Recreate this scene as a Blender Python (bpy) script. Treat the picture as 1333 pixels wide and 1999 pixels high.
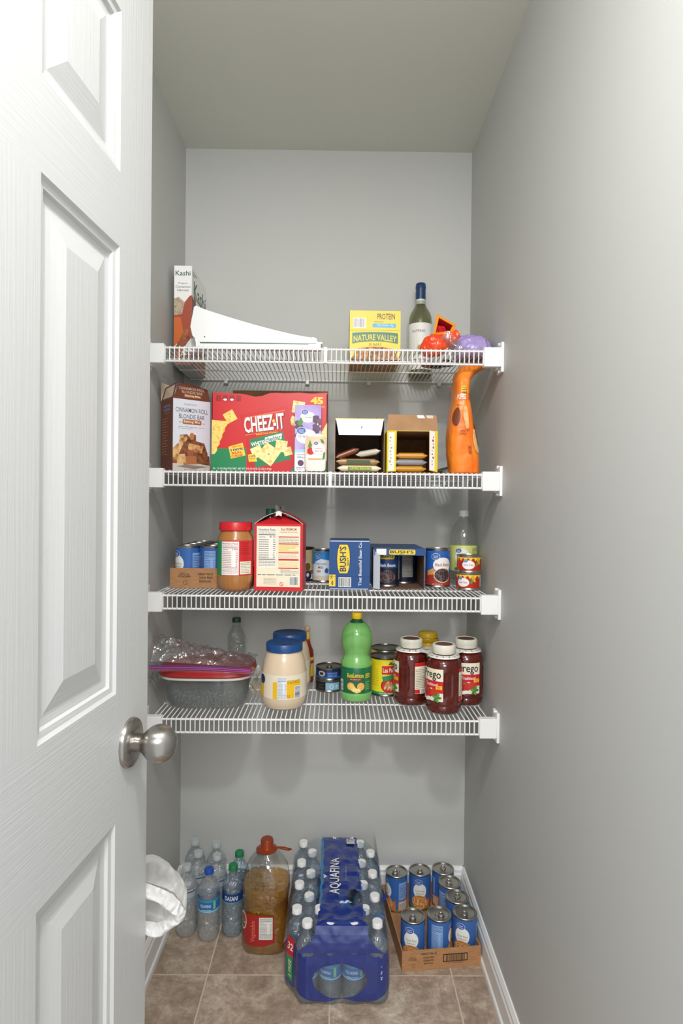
import bpy, bmesh, math, random
from math import sin, cos, pi, radians, sqrt, hypot
from mathutils import Vector, Matrix, noise
random.seed(4)
SC = bpy.context.scene
C = SC.collection
for o in list(bpy.data.objects): bpy.data.objects.remove(o)

# ---------------------------------------------------------------- camera
IW, IH, F = 1333, 1999, 1189.458
cam = bpy.data.cameras.new('camera'); camo = bpy.data.objects.new('camera', cam); C.objects.link(camo)
cam.sensor_fit = 'VERTICAL'; cam.sensor_height = 36.0; cam.sensor_width = 24.0
cam.lens = F/IH*36.0; cam.clip_start = .02
EYE = 1.2724
yaw, pitch, roll = .0078, .0067, .0104
Ry = Matrix.Rotation(-yaw, 3, 'Z'); 
cb = Matrix(((1,0,0),(0,0,-1),(0,1,0)))            # camera looking along +Y
R3 = Ry @ Matrix.Rotation(-pitch, 3, 'X') @ cb @ Matrix.Rotation(roll, 3, 'Z')
camo.matrix_world = Matrix.Translation((0,-2.0,EYE)) @ R3.to_4x4()
SC.camera = camo

# ---------------------------------------------------------------- world, lamps, exposure
SC.view_settings.view_transform = 'Standard'; SC.view_settings.look = 'None'
SC.view_settings.gamma = 1.0; SC.view_settings.use_curve_mapping = False
SC.view_settings.exposure = 0.08
SC.cycles.transparent_max_bounces = 48; SC.cycles.max_bounces = 14; SC.cycles.transmission_bounces = 14
w = bpy.data.worlds.new('world'); SC.world = w; w.use_nodes = True
WB = w.node_tree.nodes['Background']
WB.inputs[0].default_value = (.955, .98, 1, 1); WB.inputs[1].default_value = 1.0
LAMP = (.0, -1.84, 2.405)                       # flat round LED ceiling light, out of the frame above
ld = bpy.data.lights.new('ceiling_lamp_light', 'AREA'); ld.shape = 'DISK'; ld.size = .15
ld.energy = 17.0; ld.color = (1, .99, .965)
lo = bpy.data.objects.new('ceiling_lamp_light', ld); C.objects.link(lo); lo.location = LAMP
pd = bpy.data.lights.new('added_upper_fill_light', 'POINT'); pd.shadow_soft_size = .07; pd.energy = 11.5; pd.color = (1, .99, .965)  # point light added below the lamp to brighten ceiling and upper walls
po = bpy.data.objects.new('added_upper_fill_light', pd); C.objects.link(po); po.location = (LAMP[0], LAMP[1], 2.315)
kd = bpy.data.lights.new('added_fill_light', 'AREA'); kd.shape = 'DISK'; kd.size = .9; kd.energy = 44; kd.color = (1, .985, .95)
ko = bpy.data.objects.new('added_fill_light', kd); C.objects.link(ko); ko.location = (.1, -3.5, 2.42); ko.rotation_euler = (radians(28), 0, 0)   # unseen fill disk added behind the camera to flatten the light

# ---------------------------------------------------------------- materials
def lin(c):
    if isinstance(c, str):
        c = c.lstrip('#'); c = [int(c[i:i+2], 16)/255 for i in (0, 2, 4)]
        c = [x/12.92 if x <= .04045 else ((x+.055)/1.055)**2.4 for x in c]
    return (c[0], c[1], c[2], 1)
_m = {}
def mat(col, rough=.5, metal=0, coat=0, name=None, emit=0):
    k = (col, rough, metal, coat)
    if k in _m: return _m[k]
    m = bpy.data.materials.new(name or 'paint_'+col.strip('#')); m.use_nodes = True
    b = m.node_tree.nodes['Principled BSDF']
    b.inputs['Base Color'].default_value = lin(col); b.inputs['Roughness'].default_value = rough
    b.inputs['Metallic'].default_value = metal; b.inputs['Coat Weight'].default_value = coat
    _m[k] = m; return m
def nodes(name):
    m = bpy.data.materials.new(name); m.use_nodes = True; t = m.node_tree
    return m, t, t.nodes['Principled BSDF'], t.nodes['Material Output']
def noisemat(name, cols, scale=60, rough=.5, detail=4, kind='noise', stretch=(1,1,1), bump=0):
    m, t, b, o = nodes(name)
    tc = t.nodes.new('ShaderNodeTexCoord'); mp = t.nodes.new('ShaderNodeMapping')
    mp.inputs['Scale'].default_value = stretch
    t.links.new(tc.outputs['Object'], mp.inputs[0])
    if kind == 'noise':
        n = t.nodes.new('ShaderNodeTexNoise'); n.inputs['Scale'].default_value = scale; n.inputs['Detail'].default_value = detail
        out = n.outputs[0]
    else:
        n = t.nodes.new('ShaderNodeTexVoronoi'); n.inputs['Scale'].default_value = scale; out = n.outputs[0]
    t.links.new(mp.outputs[0], n.inputs['Vector'])
    r = t.nodes.new('ShaderNodeValToRGB'); t.links.new(out, r.inputs[0])
    e = r.color_ramp.elements
    lo_, hi_ = (.32, .68) if kind == 'noise' else (0.05, .75)
    e[0].position = lo_; e[0].color = lin(cols[0]); e[1].position = hi_; e[1].color = lin(cols[-1])
    for i, c in enumerate(cols[1:-1]):
        x = e.new(lo_+(hi_-lo_)*(i+1)/(len(cols)-1)); x.color = lin(c)
    t.links.new(r.outputs[0], b.inputs['Base Color']); b.inputs['Roughness'].default_value = rough
    if bump:
        bp = t.nodes.new('ShaderNodeBump'); bp.inputs['Strength'].default_value = bump; bp.inputs['Distance'].default_value = .002
        t.links.new(out, bp.inputs['Height']); t.links.new(bp.outputs[0], b.inputs['Normal'])
    return m
def clearmat(name, tint='#f2f6f8', body=0.0, bodycol='#ffffff', refr=0.0, rough=.06, ior=1.45, rior=1.2, ripple=0, rscale=60):
    """thin clear plastic: transparent + fresnel gloss, optionally some milky body or refraction"""
    m, t, b, o = nodes(name)
    tr = t.nodes.new('ShaderNodeBsdfTransparent'); tr.inputs[0].default_value = lin(tint)
    gl = t.nodes.new('ShaderNodeBsdfGlossy'); gl.inputs['Roughness'].default_value = rough
    lw = t.nodes.new('ShaderNodeLayerWeight'); lw.inputs[0].default_value = .5
    pw = t.nodes.new('ShaderNodeMath'); pw.operation = 'POWER'; t.links.new(lw.outputs['Facing'], pw.inputs[0]); pw.inputs[1].default_value = 4.0
    fr = t.nodes.new('ShaderNodeMath'); fr.operation = 'MULTIPLY_ADD'; t.links.new(pw.outputs[0], fr.inputs[0]); fr.inputs[1].default_value = .62; fr.inputs[2].default_value = (ior-1)*.16
    sh = tr.outputs[0]
    if refr:
        rf = t.nodes.new('ShaderNodeBsdfRefraction'); rf.inputs['IOR'].default_value = rior; rf.inputs['Roughness'].default_value = .0
        rf.inputs[0].default_value = lin(tint)
        mx = t.nodes.new('ShaderNodeMixShader'); mx.inputs[0].default_value = refr
        t.links.new(sh, mx.inputs[1]); t.links.new(rf.outputs[0], mx.inputs[2]); sh = mx.outputs[0]
    if body:
        b.inputs['Base Color'].default_value = lin(bodycol); b.inputs['Roughness'].default_value = .35
        mx = t.nodes.new('ShaderNodeMixShader'); mx.inputs[0].default_value = body
        t.links.new(sh, mx.inputs[1]); t.links.new(b.outputs[0], mx.inputs[2]); sh = mx.outputs[0]
    m2 = t.nodes.new('ShaderNodeMixShader')
    t.links.new(fr.outputs[0], m2.inputs[0]); t.links.new(sh, m2.inputs[1]); t.links.new(gl.outputs[0], m2.inputs[2])
    if ripple:
        tc = t.nodes.new('ShaderNodeTexCoord'); n = t.nodes.new('ShaderNodeTexNoise'); n.inputs['Scale'].default_value = rscale
        t.links.new(tc.outputs['Object'], n.inputs['Vector'])
        bp = t.nodes.new('ShaderNodeBump'); bp.inputs['Strength'].default_value = min(ripple, 1); bp.inputs['Distance'].default_value = .004*max(1, ripple)
        t.links.new(n.outputs[0], bp.inputs['Height'])
        for q in (gl, lw): t.links.new(bp.outputs[0], q.inputs['Normal'])
    t.links.new(m2.outputs[0], o.inputs[0]); return m

def wallmat(name, col, bump=.06):
    m, t, b, o = nodes(name)
    b.inputs['Base Color'].default_value = lin(col); b.inputs['Roughness'].default_value = .62
    tc = t.nodes.new('ShaderNodeTexCoord'); n = t.nodes.new('ShaderNodeTexNoise'); n.inputs['Scale'].default_value = 260
    t.links.new(tc.outputs['Object'], n.inputs['Vector'])
    bp = t.nodes.new('ShaderNodeBump'); bp.inputs['Strength'].default_value = bump; bp.inputs['Distance'].default_value = .002
    t.links.new(n.outputs[0], bp.inputs['Height']); t.links.new(bp.outputs[0], b.inputs['Normal'])
    return m
M_WALL = wallmat('wall_paint', '#c4c5c2')
M_CEIL = wallmat('ceiling_paint', '#d9d9d0', .1)
M_TRIM = mat('#eeeeec', .35)
M_WIRE = mat('#eeeeee', .3)
M_PLAS = mat('#ededec', .4)
def doormat(name, sc):
    m, t, b, o = nodes(name)
    b.inputs['Base Color'].default_value = lin('#c2c3c3'); b.inputs['Roughness'].default_value = .38
    tc = t.nodes.new('ShaderNodeTexCoord'); mp = t.nodes.new('ShaderNodeMapping'); mp.inputs['Scale'].default_value = sc
    n = t.nodes.new('ShaderNodeTexNoise'); n.inputs['Scale'].default_value = 1; n.inputs['Detail'].default_value = 3
    n.inputs['Distortion'].default_value = .35
    t.links.new(tc.outputs['Object'], mp.inputs[0]); t.links.new(mp.outputs[0], n.inputs['Vector'])
    bp = t.nodes.new('ShaderNodeBump'); bp.inputs['Strength'].default_value = .17; bp.inputs['Distance'].default_value = .002
    t.links.new(n.outputs[0], bp.inputs['Height']); t.links.new(bp.outputs[0], b.inputs['Normal'])
    return m
M_DOORH = doormat('white_door_skin_cross_grain', (7, 7, 330))
M_DOORV = doormat('white_door_skin_upright_grain', (240, 240, 6))
def nickel():
    m, t, b, o = nodes('brushed_nickel')
    b.inputs['Base Color'].default_value = lin('#a9a6a1'); b.inputs['Metallic'].default_value = 1; b.inputs['Roughness'].default_value = .27
    b.inputs['Anisotropic'].default_value = .6
    return m
M_NICK = nickel()
def floormat():
    m, t, b, o = nodes('stone_look_vinyl_tile')
    L = t.links.new; N = t.nodes.new
    tc = N('ShaderNodeTexCoord'); sp = N('ShaderNodeSeparateXYZ'); L(tc.outputs['Object'], sp.inputs[0])
    def math_(op, a, bb=None, c=None):
        q = N('ShaderNodeMath'); q.operation = op
        for i, v in enumerate((a, bb, c)):
            if v is None: continue
            if isinstance(v, (int, float)): q.inputs[i].default_value = v
            else: L(v, q.inputs[i])
        return q.outputs[0]
    P = .3325
    gx = math_('DIVIDE', math_('SUBTRACT', sp.outputs[0], -.338), P); gy = math_('DIVIDE', math_('SUBTRACT', sp.outputs[1], -.350), P)
    fx = math_('FRACT', gx); fy = math_('FRACT', gy)
    dx = math_('MINIMUM', fx, math_('SUBTRACT', 1, fx)); dy = math_('MINIMUM', fy, math_('SUBTRACT', 1, fy))
    gr = math_('LESS_THAN', math_('MINIMUM', dx, dy), .0055)
    cx = math_('FLOOR', gx); cy = math_('FLOOR', gy)
    cb_ = N('ShaderNodeCombineXYZ'); L(cx, cb_.inputs[0]); L(cy, cb_.inputs[1])
    wn = N('ShaderNodeTexWhiteNoise'); L(cb_.outputs[0], wn.inputs[0])
    ad = N('ShaderNodeVectorMath'); ad.operation = 'MULTIPLY_ADD'; L(wn.outputs[1], ad.inputs[0]); ad.inputs[1].default_value = (7, 7, 7); L(tc.outputs['Object'], ad.inputs[2])
    n1 = N('ShaderNodeTexNoise'); n1.inputs['Scale'].default_value = 9; n1.inputs['Detail'].default_value = 7; n1.inputs['Roughness'].default_value = .72; n1.inputs['Distortion'].default_value = .7
    n2 = N('ShaderNodeTexNoise'); n2.inputs['Scale'].default_value = 55; n2.inputs['Detail'].default_value = 5; n2.inputs['Roughness'].default_value = .8
    L(ad.outputs[0], n1.inputs['Vector']); L(ad.outputs[0], n2.inputs['Vector'])
    r1 = N('ShaderNodeValToRGB'); e = r1.color_ramp.elements
    e[0].position = .34; e[0].color = lin('#7f6c5c'); e[1].position = .66; e[1].color = lin('#d9ccbb')
    x = e.new(.5); x.color = lin('#aa9786')
    mixv = math_('ADD', math_('MULTIPLY', n1.outputs[0], .62), math_('MULTIPLY', n2.outputs[0], .38))
    L(mixv, r1.inputs[0])
    hue = N('ShaderNodeMixRGB'); hue.blend_type = 'MULTIPLY'; L(math_('MULTIPLY', wn.outputs[0], .6), hue.inputs[0]); L(r1.outputs[0], hue.inputs[1]); hue.inputs[2].default_value = lin('#d8d2cc')
    gm = N('ShaderNodeMixRGB'); L(gr, gm.inputs[0]); L(hue.outputs[0], gm.inputs[1]); gm.inputs[2].default_value = lin('#cdbfae')
    L(gm.outputs[0], b.inputs['Base Color']); b.inputs['Roughness'].default_value = .48
    bp = N('ShaderNodeBump'); bp.inputs['Strength'].default_value = .15; bp.inputs['Distance'].default_value = .001
    L(n2.outputs[0], bp.inputs['Height']); L(bp.outputs[0], b.inputs['Normal'])
    return m
M_FLOOR = floormat()
M_CARD = noisemat('corrugated_cardboard', ['#a87850', '#b98a60'], 40, .8, stretch=(1, 1, 6))
M_CARDD = noisemat('plain_carton_inside', ['#7d5c42', '#96704f'], 30, .85)
M_TIN = mat('#b9b6b0', .3, 1); M_TINB = mat('#8d8a84', .28, 1)
M_BLACK = mat('#161413', .5); M_WHITE = mat('#f2f1ee', .45); M_INK = mat('#2c2a2c', .5)
M_PET = clearmat('clear_bottle_plastic', '#fafcfd', rough=.04, ripple=2, rscale=60, ior=1.8, body=.08, bodycol='#ffffff')
M_PETD = clearmat('clear_bottle_plastic_with_water', '#f5f9fb', rough=.03, ripple=3, rscale=75, ior=2.1, body=.12, bodycol='#ffffff')
M_PETP = clearmat('clear_bottle_plastic_packed', '#e3edf4', rough=.04, ripple=2, rscale=70, ior=1.9, body=.12, bodycol='#e6f0f8')
M_FILM = clearmat('clear_film', '#f2f5f7', rough=.07, ior=2.5, body=.07, ripple=3.5, rscale=42)

# ---------------------------------------------------------------- mesh builder
class MB:
    def __init__(s): s.v = []; s.f = []; s.mi = []; s.sm = []; s.mats = []
    def mid(s, m):
        if m not in s.mats: s.mats.append(m)
        return s.mats.index(m)
    def add(s, vs, fs, m, smooth=False):
        b = len(s.v); s.v += [tuple(v) for v in vs]; k = s.mid(m)
        for f in fs: s.f.append([b+i for i in f]); s.mi.append(k); s.sm.append(smooth)
        return s
    def box(s, x0, x1, y0, y1, z0, z1, m):
        return s.add([(x0,y0,z0),(x1,y0,z0),(x1,y1,z0),(x0,y1,z0),(x0,y0,z1),(x1,y0,z1),(x1,y1,z1),(x0,y1,z1)],
            [(0,3,2,1),(4,5,6,7),(0,1,5,4),(1,2,6,5),(2,3,7,6),(3,0,4,7)], m)
    def quad(s, pts, m): return s.add(pts, [tuple(range(len(pts)))], m)
    def lathe(s, prof, m, seg=32, cx=0, cy=0, rf=None, close=True):
        vs = []; fs = []; n = len(prof)
        for (r, z) in prof:
            for i in range(seg):
                a = 2*pi*i/seg; rr = r*(rf(a, z) if rf else 1)
                vs.append((cx+rr*sin(a), cy-rr*cos(a), z))
        for j in range(n-1):
            for i in range(seg):
                k = (i+1) % seg
                fs.append((j*seg+i, j*seg+k, (j+1)*seg+k, (j+1)*seg+i))
        if close:
            if prof[0][0] > 1e-5: fs.append(tuple(reversed(range(seg))))
            if prof[-1][0] > 1e-5: fs.append(tuple((n-1)*seg+i for i in range(seg)))
        return s.add(vs, fs, m, True)
    def tube(s, pts, r, m, seg=6, closed=False):
        pts = [Vector(p) for p in pts]; n = len(pts); vs = []; fs = []; prev = None
        for i, p in enumerate(pts):
            if closed: d = pts[(i+1) % n]-pts[i-1]
            else: d = pts[min(i+1, n-1)]-pts[max(i-1, 0)]
            d.normalize()
            if prev is None:
                up = Vector((0,0,1)) if abs(d.z) < .9 else Vector((1,0,0)); a = d.cross(up).normalized()
            else: a = (prev-d*prev.dot(d)).normalized()
            prev = a; b = d.cross(a); rr = r[i] if isinstance(r, (list, tuple)) else r
            for k in range(seg):
                t = 2*pi*k/seg; vs.append(p+a*cos(t)*rr+b*sin(t)*rr)
        for i in range(n if closed else n-1):
            j = (i+1) % n
            for k in range(seg):
                l = (k+1) % seg; fs.append((i*seg+k, i*seg+l, j*seg+l, j*seg+k))
        if not closed: fs += [tuple(reversed(range(seg))), tuple((n-1)*seg+k for k in range(seg))]
        return s.add(vs, fs, m, True)
    def prism(s, poly, y0, y1, m):            # polygon in xz, extruded along y
        n = len(poly)
        vs = [(x, y0, z) for x, z in poly]+[(x, y1, z) for x, z in poly]
        fs = [tuple(range(n)), tuple(reversed(range(n, 2*n)))]+[(i, i+n, (i+1) % n+n, (i+1) % n) for i in range(n)]
        return s.add(vs, fs, m)
    def grid(s, fn, nu, nv, m, smooth=True):
        vs = [fn(i/nu, j/nv) for j in range(nv+1) for i in range(nu+1)]
        fs = [(j*(nu+1)+i, j*(nu+1)+i+1, (j+1)*(nu+1)+i+1, (j+1)*(nu+1)+i) for j in range(nv) for i in range(nu)]
        return s.add(vs, fs, m, smooth)
    def loft(s, rings, m, smooth=True, cap=True):
        n = len(rings[0]); vs = [p for r in rings for p in r]; fs = []
        for j in range(len(rings)-1):
            for i in range(n):
                k = (i+1) % n; fs.append((j*n+i, j*n+k, (j+1)*n+k, (j+1)*n+i))
        if cap: fs += [tuple(reversed(range(n))), tuple((len(rings)-1)*n+i for i in range(n))]
        return s.add(vs, fs, m, smooth)
    def build(s, name, parent=None, bevel=0, label=None):
        me = bpy.data.meshes.new(name); me.from_pydata(s.v, [], s.f)
        for m in s.mats: me.materials.append(m)
        me.polygons.foreach_set('material_index', s.mi); me.polygons.foreach_set('use_smooth', s.sm)
        me.update()
        o = bpy.data.objects.new(name, me); C.objects.link(o)
        if parent: o.parent = parent
        if bevel:
            b = o.modifiers.new('bevel', 'BEVEL'); b.width = bevel; b.segments = 2; b.limit_method = 'ANGLE'; b.angle_limit = radians(40)
        if any(s.sm):
            try: me.set_sharp_from_angle(angle=radians(42))
            except Exception: pass
        if label: o['label'] = label
        return o

# ---------------------------------------------------------------- printed surfaces
_tc = {}
def text_polys(s, off=0.0, shear=0.0):
    k = (s, off, shear)
    if k in _tc: return _tc[k]
    cu = bpy.data.curves.new('t', 'FONT'); cu.body = s; cu.resolution_u = 2; cu.offset = off; cu.shear = shear
    cu.fill_mode = 'FRONT'
    ob = bpy.data.objects.new('t', cu); C.objects.link(ob)
    bpy.context.view_layer.update()
    me = bpy.data.meshes.new_from_object(ob.evaluated_get(bpy.context.evaluated_depsgraph_get()))
    vs = [(v.co.x, v.co.y) for v in me.vertices]; fs = [tuple(p.vertices) for p in me.polygons]
    bpy.data.objects.remove(ob); bpy.data.curves.remove(cu); bpy.data.meshes.remove(me)
    if vs:
        x0 = min(v[0] for v in vs); x1 = max(v[0] for v in vs); y0 = min(v[1] for v in vs); y1 = max(v[1] for v in vs)
        vs = [((x-x0)/max(x1-x0, 1e-6)-.5, (y-y0)/max(y1-y0, 1e-6)-.5) for x, y in vs]
    _tc[k] = (vs, fs); return _tc[k]
class Print:
    """flat artwork in metres, later wrapped on to a surface"""
    def __init__(s): s.it = []
    def poly(s, pts, m, l=1): s.it.append((pts, [tuple(range(len(pts)))], m, l)); return s
    def rect(s, x0, x1, y0, y1, m, l=1): return s.poly([(x0,y0),(x1,y0),(x1,y1),(x0,y1)], m, l)
    def ell(s, cx, cy, a, b, m, l=1, n=24, rot=0):
        return s.poly([(cx+a*cos(t)*cos(rot)-b*sin(t)*sin(rot), cy+a*cos(t)*sin(rot)+b*sin(t)*cos(rot)) for t in [2*pi*i/n for i in range(n)]], m, l)
    def rrect(s, x0, x1, y0, y1, r, m, l=1):
        p = []
        for cx, cy, a0 in ((x1-r,y1-r,0),(x0+r,y1-r,90),(x0+r,y0+r,180),(x1-r,y0+r,270)):
            for k in range(4): a = radians(a0+k*30); p.append((cx+r*cos(a), cy+r*sin(a)))
        return s.poly(p, m, l)
    def text(s, t, cx, cy, w, h, m, l=2, rot=0, bold=0.0, shear=0.0, arc=0.0):
        vs, fs = text_polys(t, round(bold*.5, 4), shear)
        a = radians(rot); o = []
        for x, y in vs:
            X, Y = x*w, y*h+arc*(1-4*x*x)
            o.append((cx+X*cos(a)-Y*sin(a), cy+X*sin(a)+Y*cos(a)))
        s.it.append((o, fs, m, l)); return s
    def bars(s, x0, x1, y0, y1, m=None, l=2, n=18, vert=True, bg=True):
        m = m or M_INK; rd = random.Random(n)
        if bg: s.rect(x0-.0015, x1+.0015, y0-.0015, y1+.0015, M_WHITE, l)
        p = x0 if vert else y0; e = x1 if vert else y1; st = (e-p)/n
        for i in range(n):
            w_ = st*rd.choice((.3, .5, .7))
            if vert: s.rect(p+i*st, p+i*st+w_, y0, y1, m, l+1)
            else: s.rect(x0, x1, p+i*st, p+i*st+w_, m, l+1)
        return s
    def lines(s, x0, x1, y0, y1, n, m, l=2, th=.35, seed=1, words=True):
        rd = random.Random(seed); st = (y1-y0)/n
        for i in range(n):
            y = y1-(i+.5)*st; x = x0; xe = x1 if rd.random() < .7 else x0+(x1-x0)*rd.uniform(.5, .95)
            while x < xe:
                ww = (x1-x0)*rd.uniform(.07, .22) if words else xe-x
                s.rect(x, min(x+ww, xe), y-st*th/2, y+st*th/2, m, l); x += ww+(x1-x0)*.03
        return s
    def facts(s, x0, x1, y0, y1, ink=None, bg=None, l=2, cal=None):
        ink = ink or M_INK; h = y1-y0; w_ = x1-x0
        s.rect(x0, x1, y0, y1, bg or M_WHITE, l); x0 += w_*.05; x1 -= w_*.05; w_ = x1-x0
        s.text('Nutrition Facts', (x0+x1)/2, y1-h*.055, w_, h*.055, ink, l+1, bold=.02)
        s.lines(x0, x1, y1-h*.16, y1-h*.1, 2, ink, l+1, .3, 3)
        s.rect(x0, x1, y1-h*.19, y1-h*.175, ink, l+1)
        s.text('Calories', x0+w_*.2, y1-h*.235, w_*.4, h*.035, ink, l+1, bold=.02)
        if cal: s.text(cal, x1-w_*.17, y1-h*.23, w_*.33, h*.05, ink, l+1, bold=.02)
        s.lines(x0, x0+w_*.6, y0+h*.24, y1-h*.28, 9, ink, l+1, .25, 5)
        s.lines(x1-w_*.14, x1, y0+h*.24, y1-h*.28, 9, ink, l+1, .25, 6, False)
        s.rect(x0, x1, y0+h*.21, y0+h*.225, ink, l+1)
        s.lines(x0, x1, y0+h*.04, y0+h*.19, 4, ink, l+1, .22, 8); return s
    def emit(s, mb, fn, maxlen=.008, flat=False, eps=.00018):
        for k_, (pts, fs, m, l) in enumerate(s.it):
            l = l+k_*.012
            if flat:
                mb.add([fn(x, y, l*eps) for x, y in pts], fs, m); continue
            bm = bmesh.new(); vv = [bm.verts.new((x, y, 0)) for x, y in pts]
            for f in fs:
                try: bm.faces.new([vv[i] for i in f])
                except ValueError: pass
            bmesh.ops.triangulate(bm, faces=bm.faces[:])
            for _ in range(7):
                es = [e for e in bm.edges if e.calc_length() > maxlen]
                if not es: break
                bmesh.ops.subdivide_edges(bm, edges=es, cuts=1)
                bmesh.ops.triangulate(bm, faces=[f for f in bm.faces if len(f.verts) > 3])
            bm.verts.index_update()
            mb.add([fn(v.co.x, v.co.y, l*eps) for v in bm.verts], [tuple(v.index for v in f.verts) for f in bm.faces], m, True)
            bm.free()
def on_front(w, d, h=0, y=None): yy = -d/2 if y is None else y; return lambda u, v, n: (u-w/2, yy-n, v)
def on_left(w, d): return lambda u, v, n: (-w/2-n, d/2-u, v)
def on_right(w, d): return lambda u, v, n: (w/2+n, -d/2+u, v)
def on_top(w, d, h): return lambda u, v, n: (u-w/2, -d/2+v, h+n)
def on_back(w, d): return lambda u, v, n: (w/2-u, d/2+n, v)
def on_cyl(r, z0=0, a0=0, cx=0, cy=0):
    R = r if callable(r) else (lambda v: r)
    r0 = R(0.0) if not callable(r) else r(.5*.1)
    def fn(u, v, n):
        rr = R(v)+n; a = a0+u/r0
        return (cx+rr*sin(a), cy-rr*cos(a), z0+v)
    return fn

# ---------------------------------------------------------------- things
def thing(name, label, cat, loc, rz=0, group=None):
    o = bpy.data.objects.new(name, None); C.objects.link(o); o.empty_display_size = .03
    o.location = loc; o.rotation_euler = (0, 0, radians(rz)); o['label'] = label; o['category'] = cat
    if group: o['group'] = group
    return o
def tag(o, label, cat, group=None, kind=None):
    o['label'] = label; o['category'] = cat
    if group: o['group'] = group
    if kind: o['kind'] = kind
    return o
def copy_tree(o, loc, label, rz=None, group=None):
    c = o.copy(); C.objects.link(c); c.location = loc; c['label'] = label
    if rz is not None: c.rotation_euler = (0, 0, radians(rz))
    if group: c['group'] = group
    for ch in list(o.children):
        d = ch.copy(); C.objects.link(d); d.parent = c
        for g in list(ch.children):
            e = g.copy(); C.objects.link(e); e.parent = d
    return c
def struct(mb, name, bevel=0, label=None):
    o = mb.build(name, bevel=bevel); o['kind'] = 'structure'
    if label: o['label'] = label; o['category'] = name.split('_')[0]
    return o

# ================================================================ the pantry
XL, XR, H, YF = -.5035, .4311, 2.44, -1.72
struct(MB().box(XL-.1, XR+.1, 0, .1, -.02, H+.1, M_WALL), 'wall_back', label='pale grey back wall of the pantry behind the wire shelves')
struct(MB().box(XL-.1, XL, YF, 0, -.02, H+.1, M_WALL), 'wall_left', label='pale grey left wall of the pantry, mostly behind the open door')
wr = MB().box(XR, XR+.1, YF, 0, -.02, H+.1, M_WALL)
M_SCUFF = mat('#a9a7a3', .6)
for (y, z, l, a) in ((-.62, .86, .03, 40), (-.80, 1.02, .04, -50), (-.35, .33, .012, 20), (-.70, .72, .012, 80), (-.45, .98, .008, 0)):
    dy, dz = cos(radians(a))*l, sin(radians(a))*l
    wr.add([(XR-.0003, y, z), (XR-.0003, y+dy, z+dz), (XR-.0003, y+dy, z+dz+.0012), (XR-.0003, y, z+.0012)], [(0,1,2,3)], M_SCUFF)
struct(wr, 'wall_right', label='long pale grey right wall with a few faint scuffs')
struct(MB().box(XL-.1, XR+.1, YF, .1, -.05, 0, M_FLOOR), 'floor', label='brown stone look tile floor')
struct(MB().box(XL-.1, XR+.1, YF-.28, .1, H, H+.05, M_CEIL), 'ceiling', label='pale grey ceiling of the pantry')
# baseboards : 96 mm high, stepped top, quarter-round shoe at the foot
BP = [(0, 0), (.018, 0), (.018, .012), (.0165, .018), (.0125, .021), (.0125, .072), (.0095, .078), (.0095, .086), (.006, .092), (.004, .096), (0, .096)]
def baseboard(name, p0, p1, nrm, lab):
    mb = MB(); n = len(BP)
    vs = [(p0[0]+nrm[0]*a, p0[1]+nrm[1]*a, z) for a, z in BP]+[(p1[0]+nrm[0]*a, p1[1]+nrm[1]*a, z) for a, z in BP]
    mb.add(vs, [(i, i+1, i+1+n, i+n) for i in range(n-1)]+[tuple(range(n)), tuple(reversed(range(n, 2*n)))], M_TRIM)
    struct(mb, name, label=lab)
baseboard('baseboard_back', (XL, 0), (XR, 0), (0, -1), 'white baseboard along the back wall')
baseboard('baseboard_left', (XL, YF), (XL, 0), (1, 0), 'white baseboard along the left wall')
baseboard('baseboard_right', (XR, YF), (XR, 0), (-1, 0), 'white baseboard along the right wall')

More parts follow.
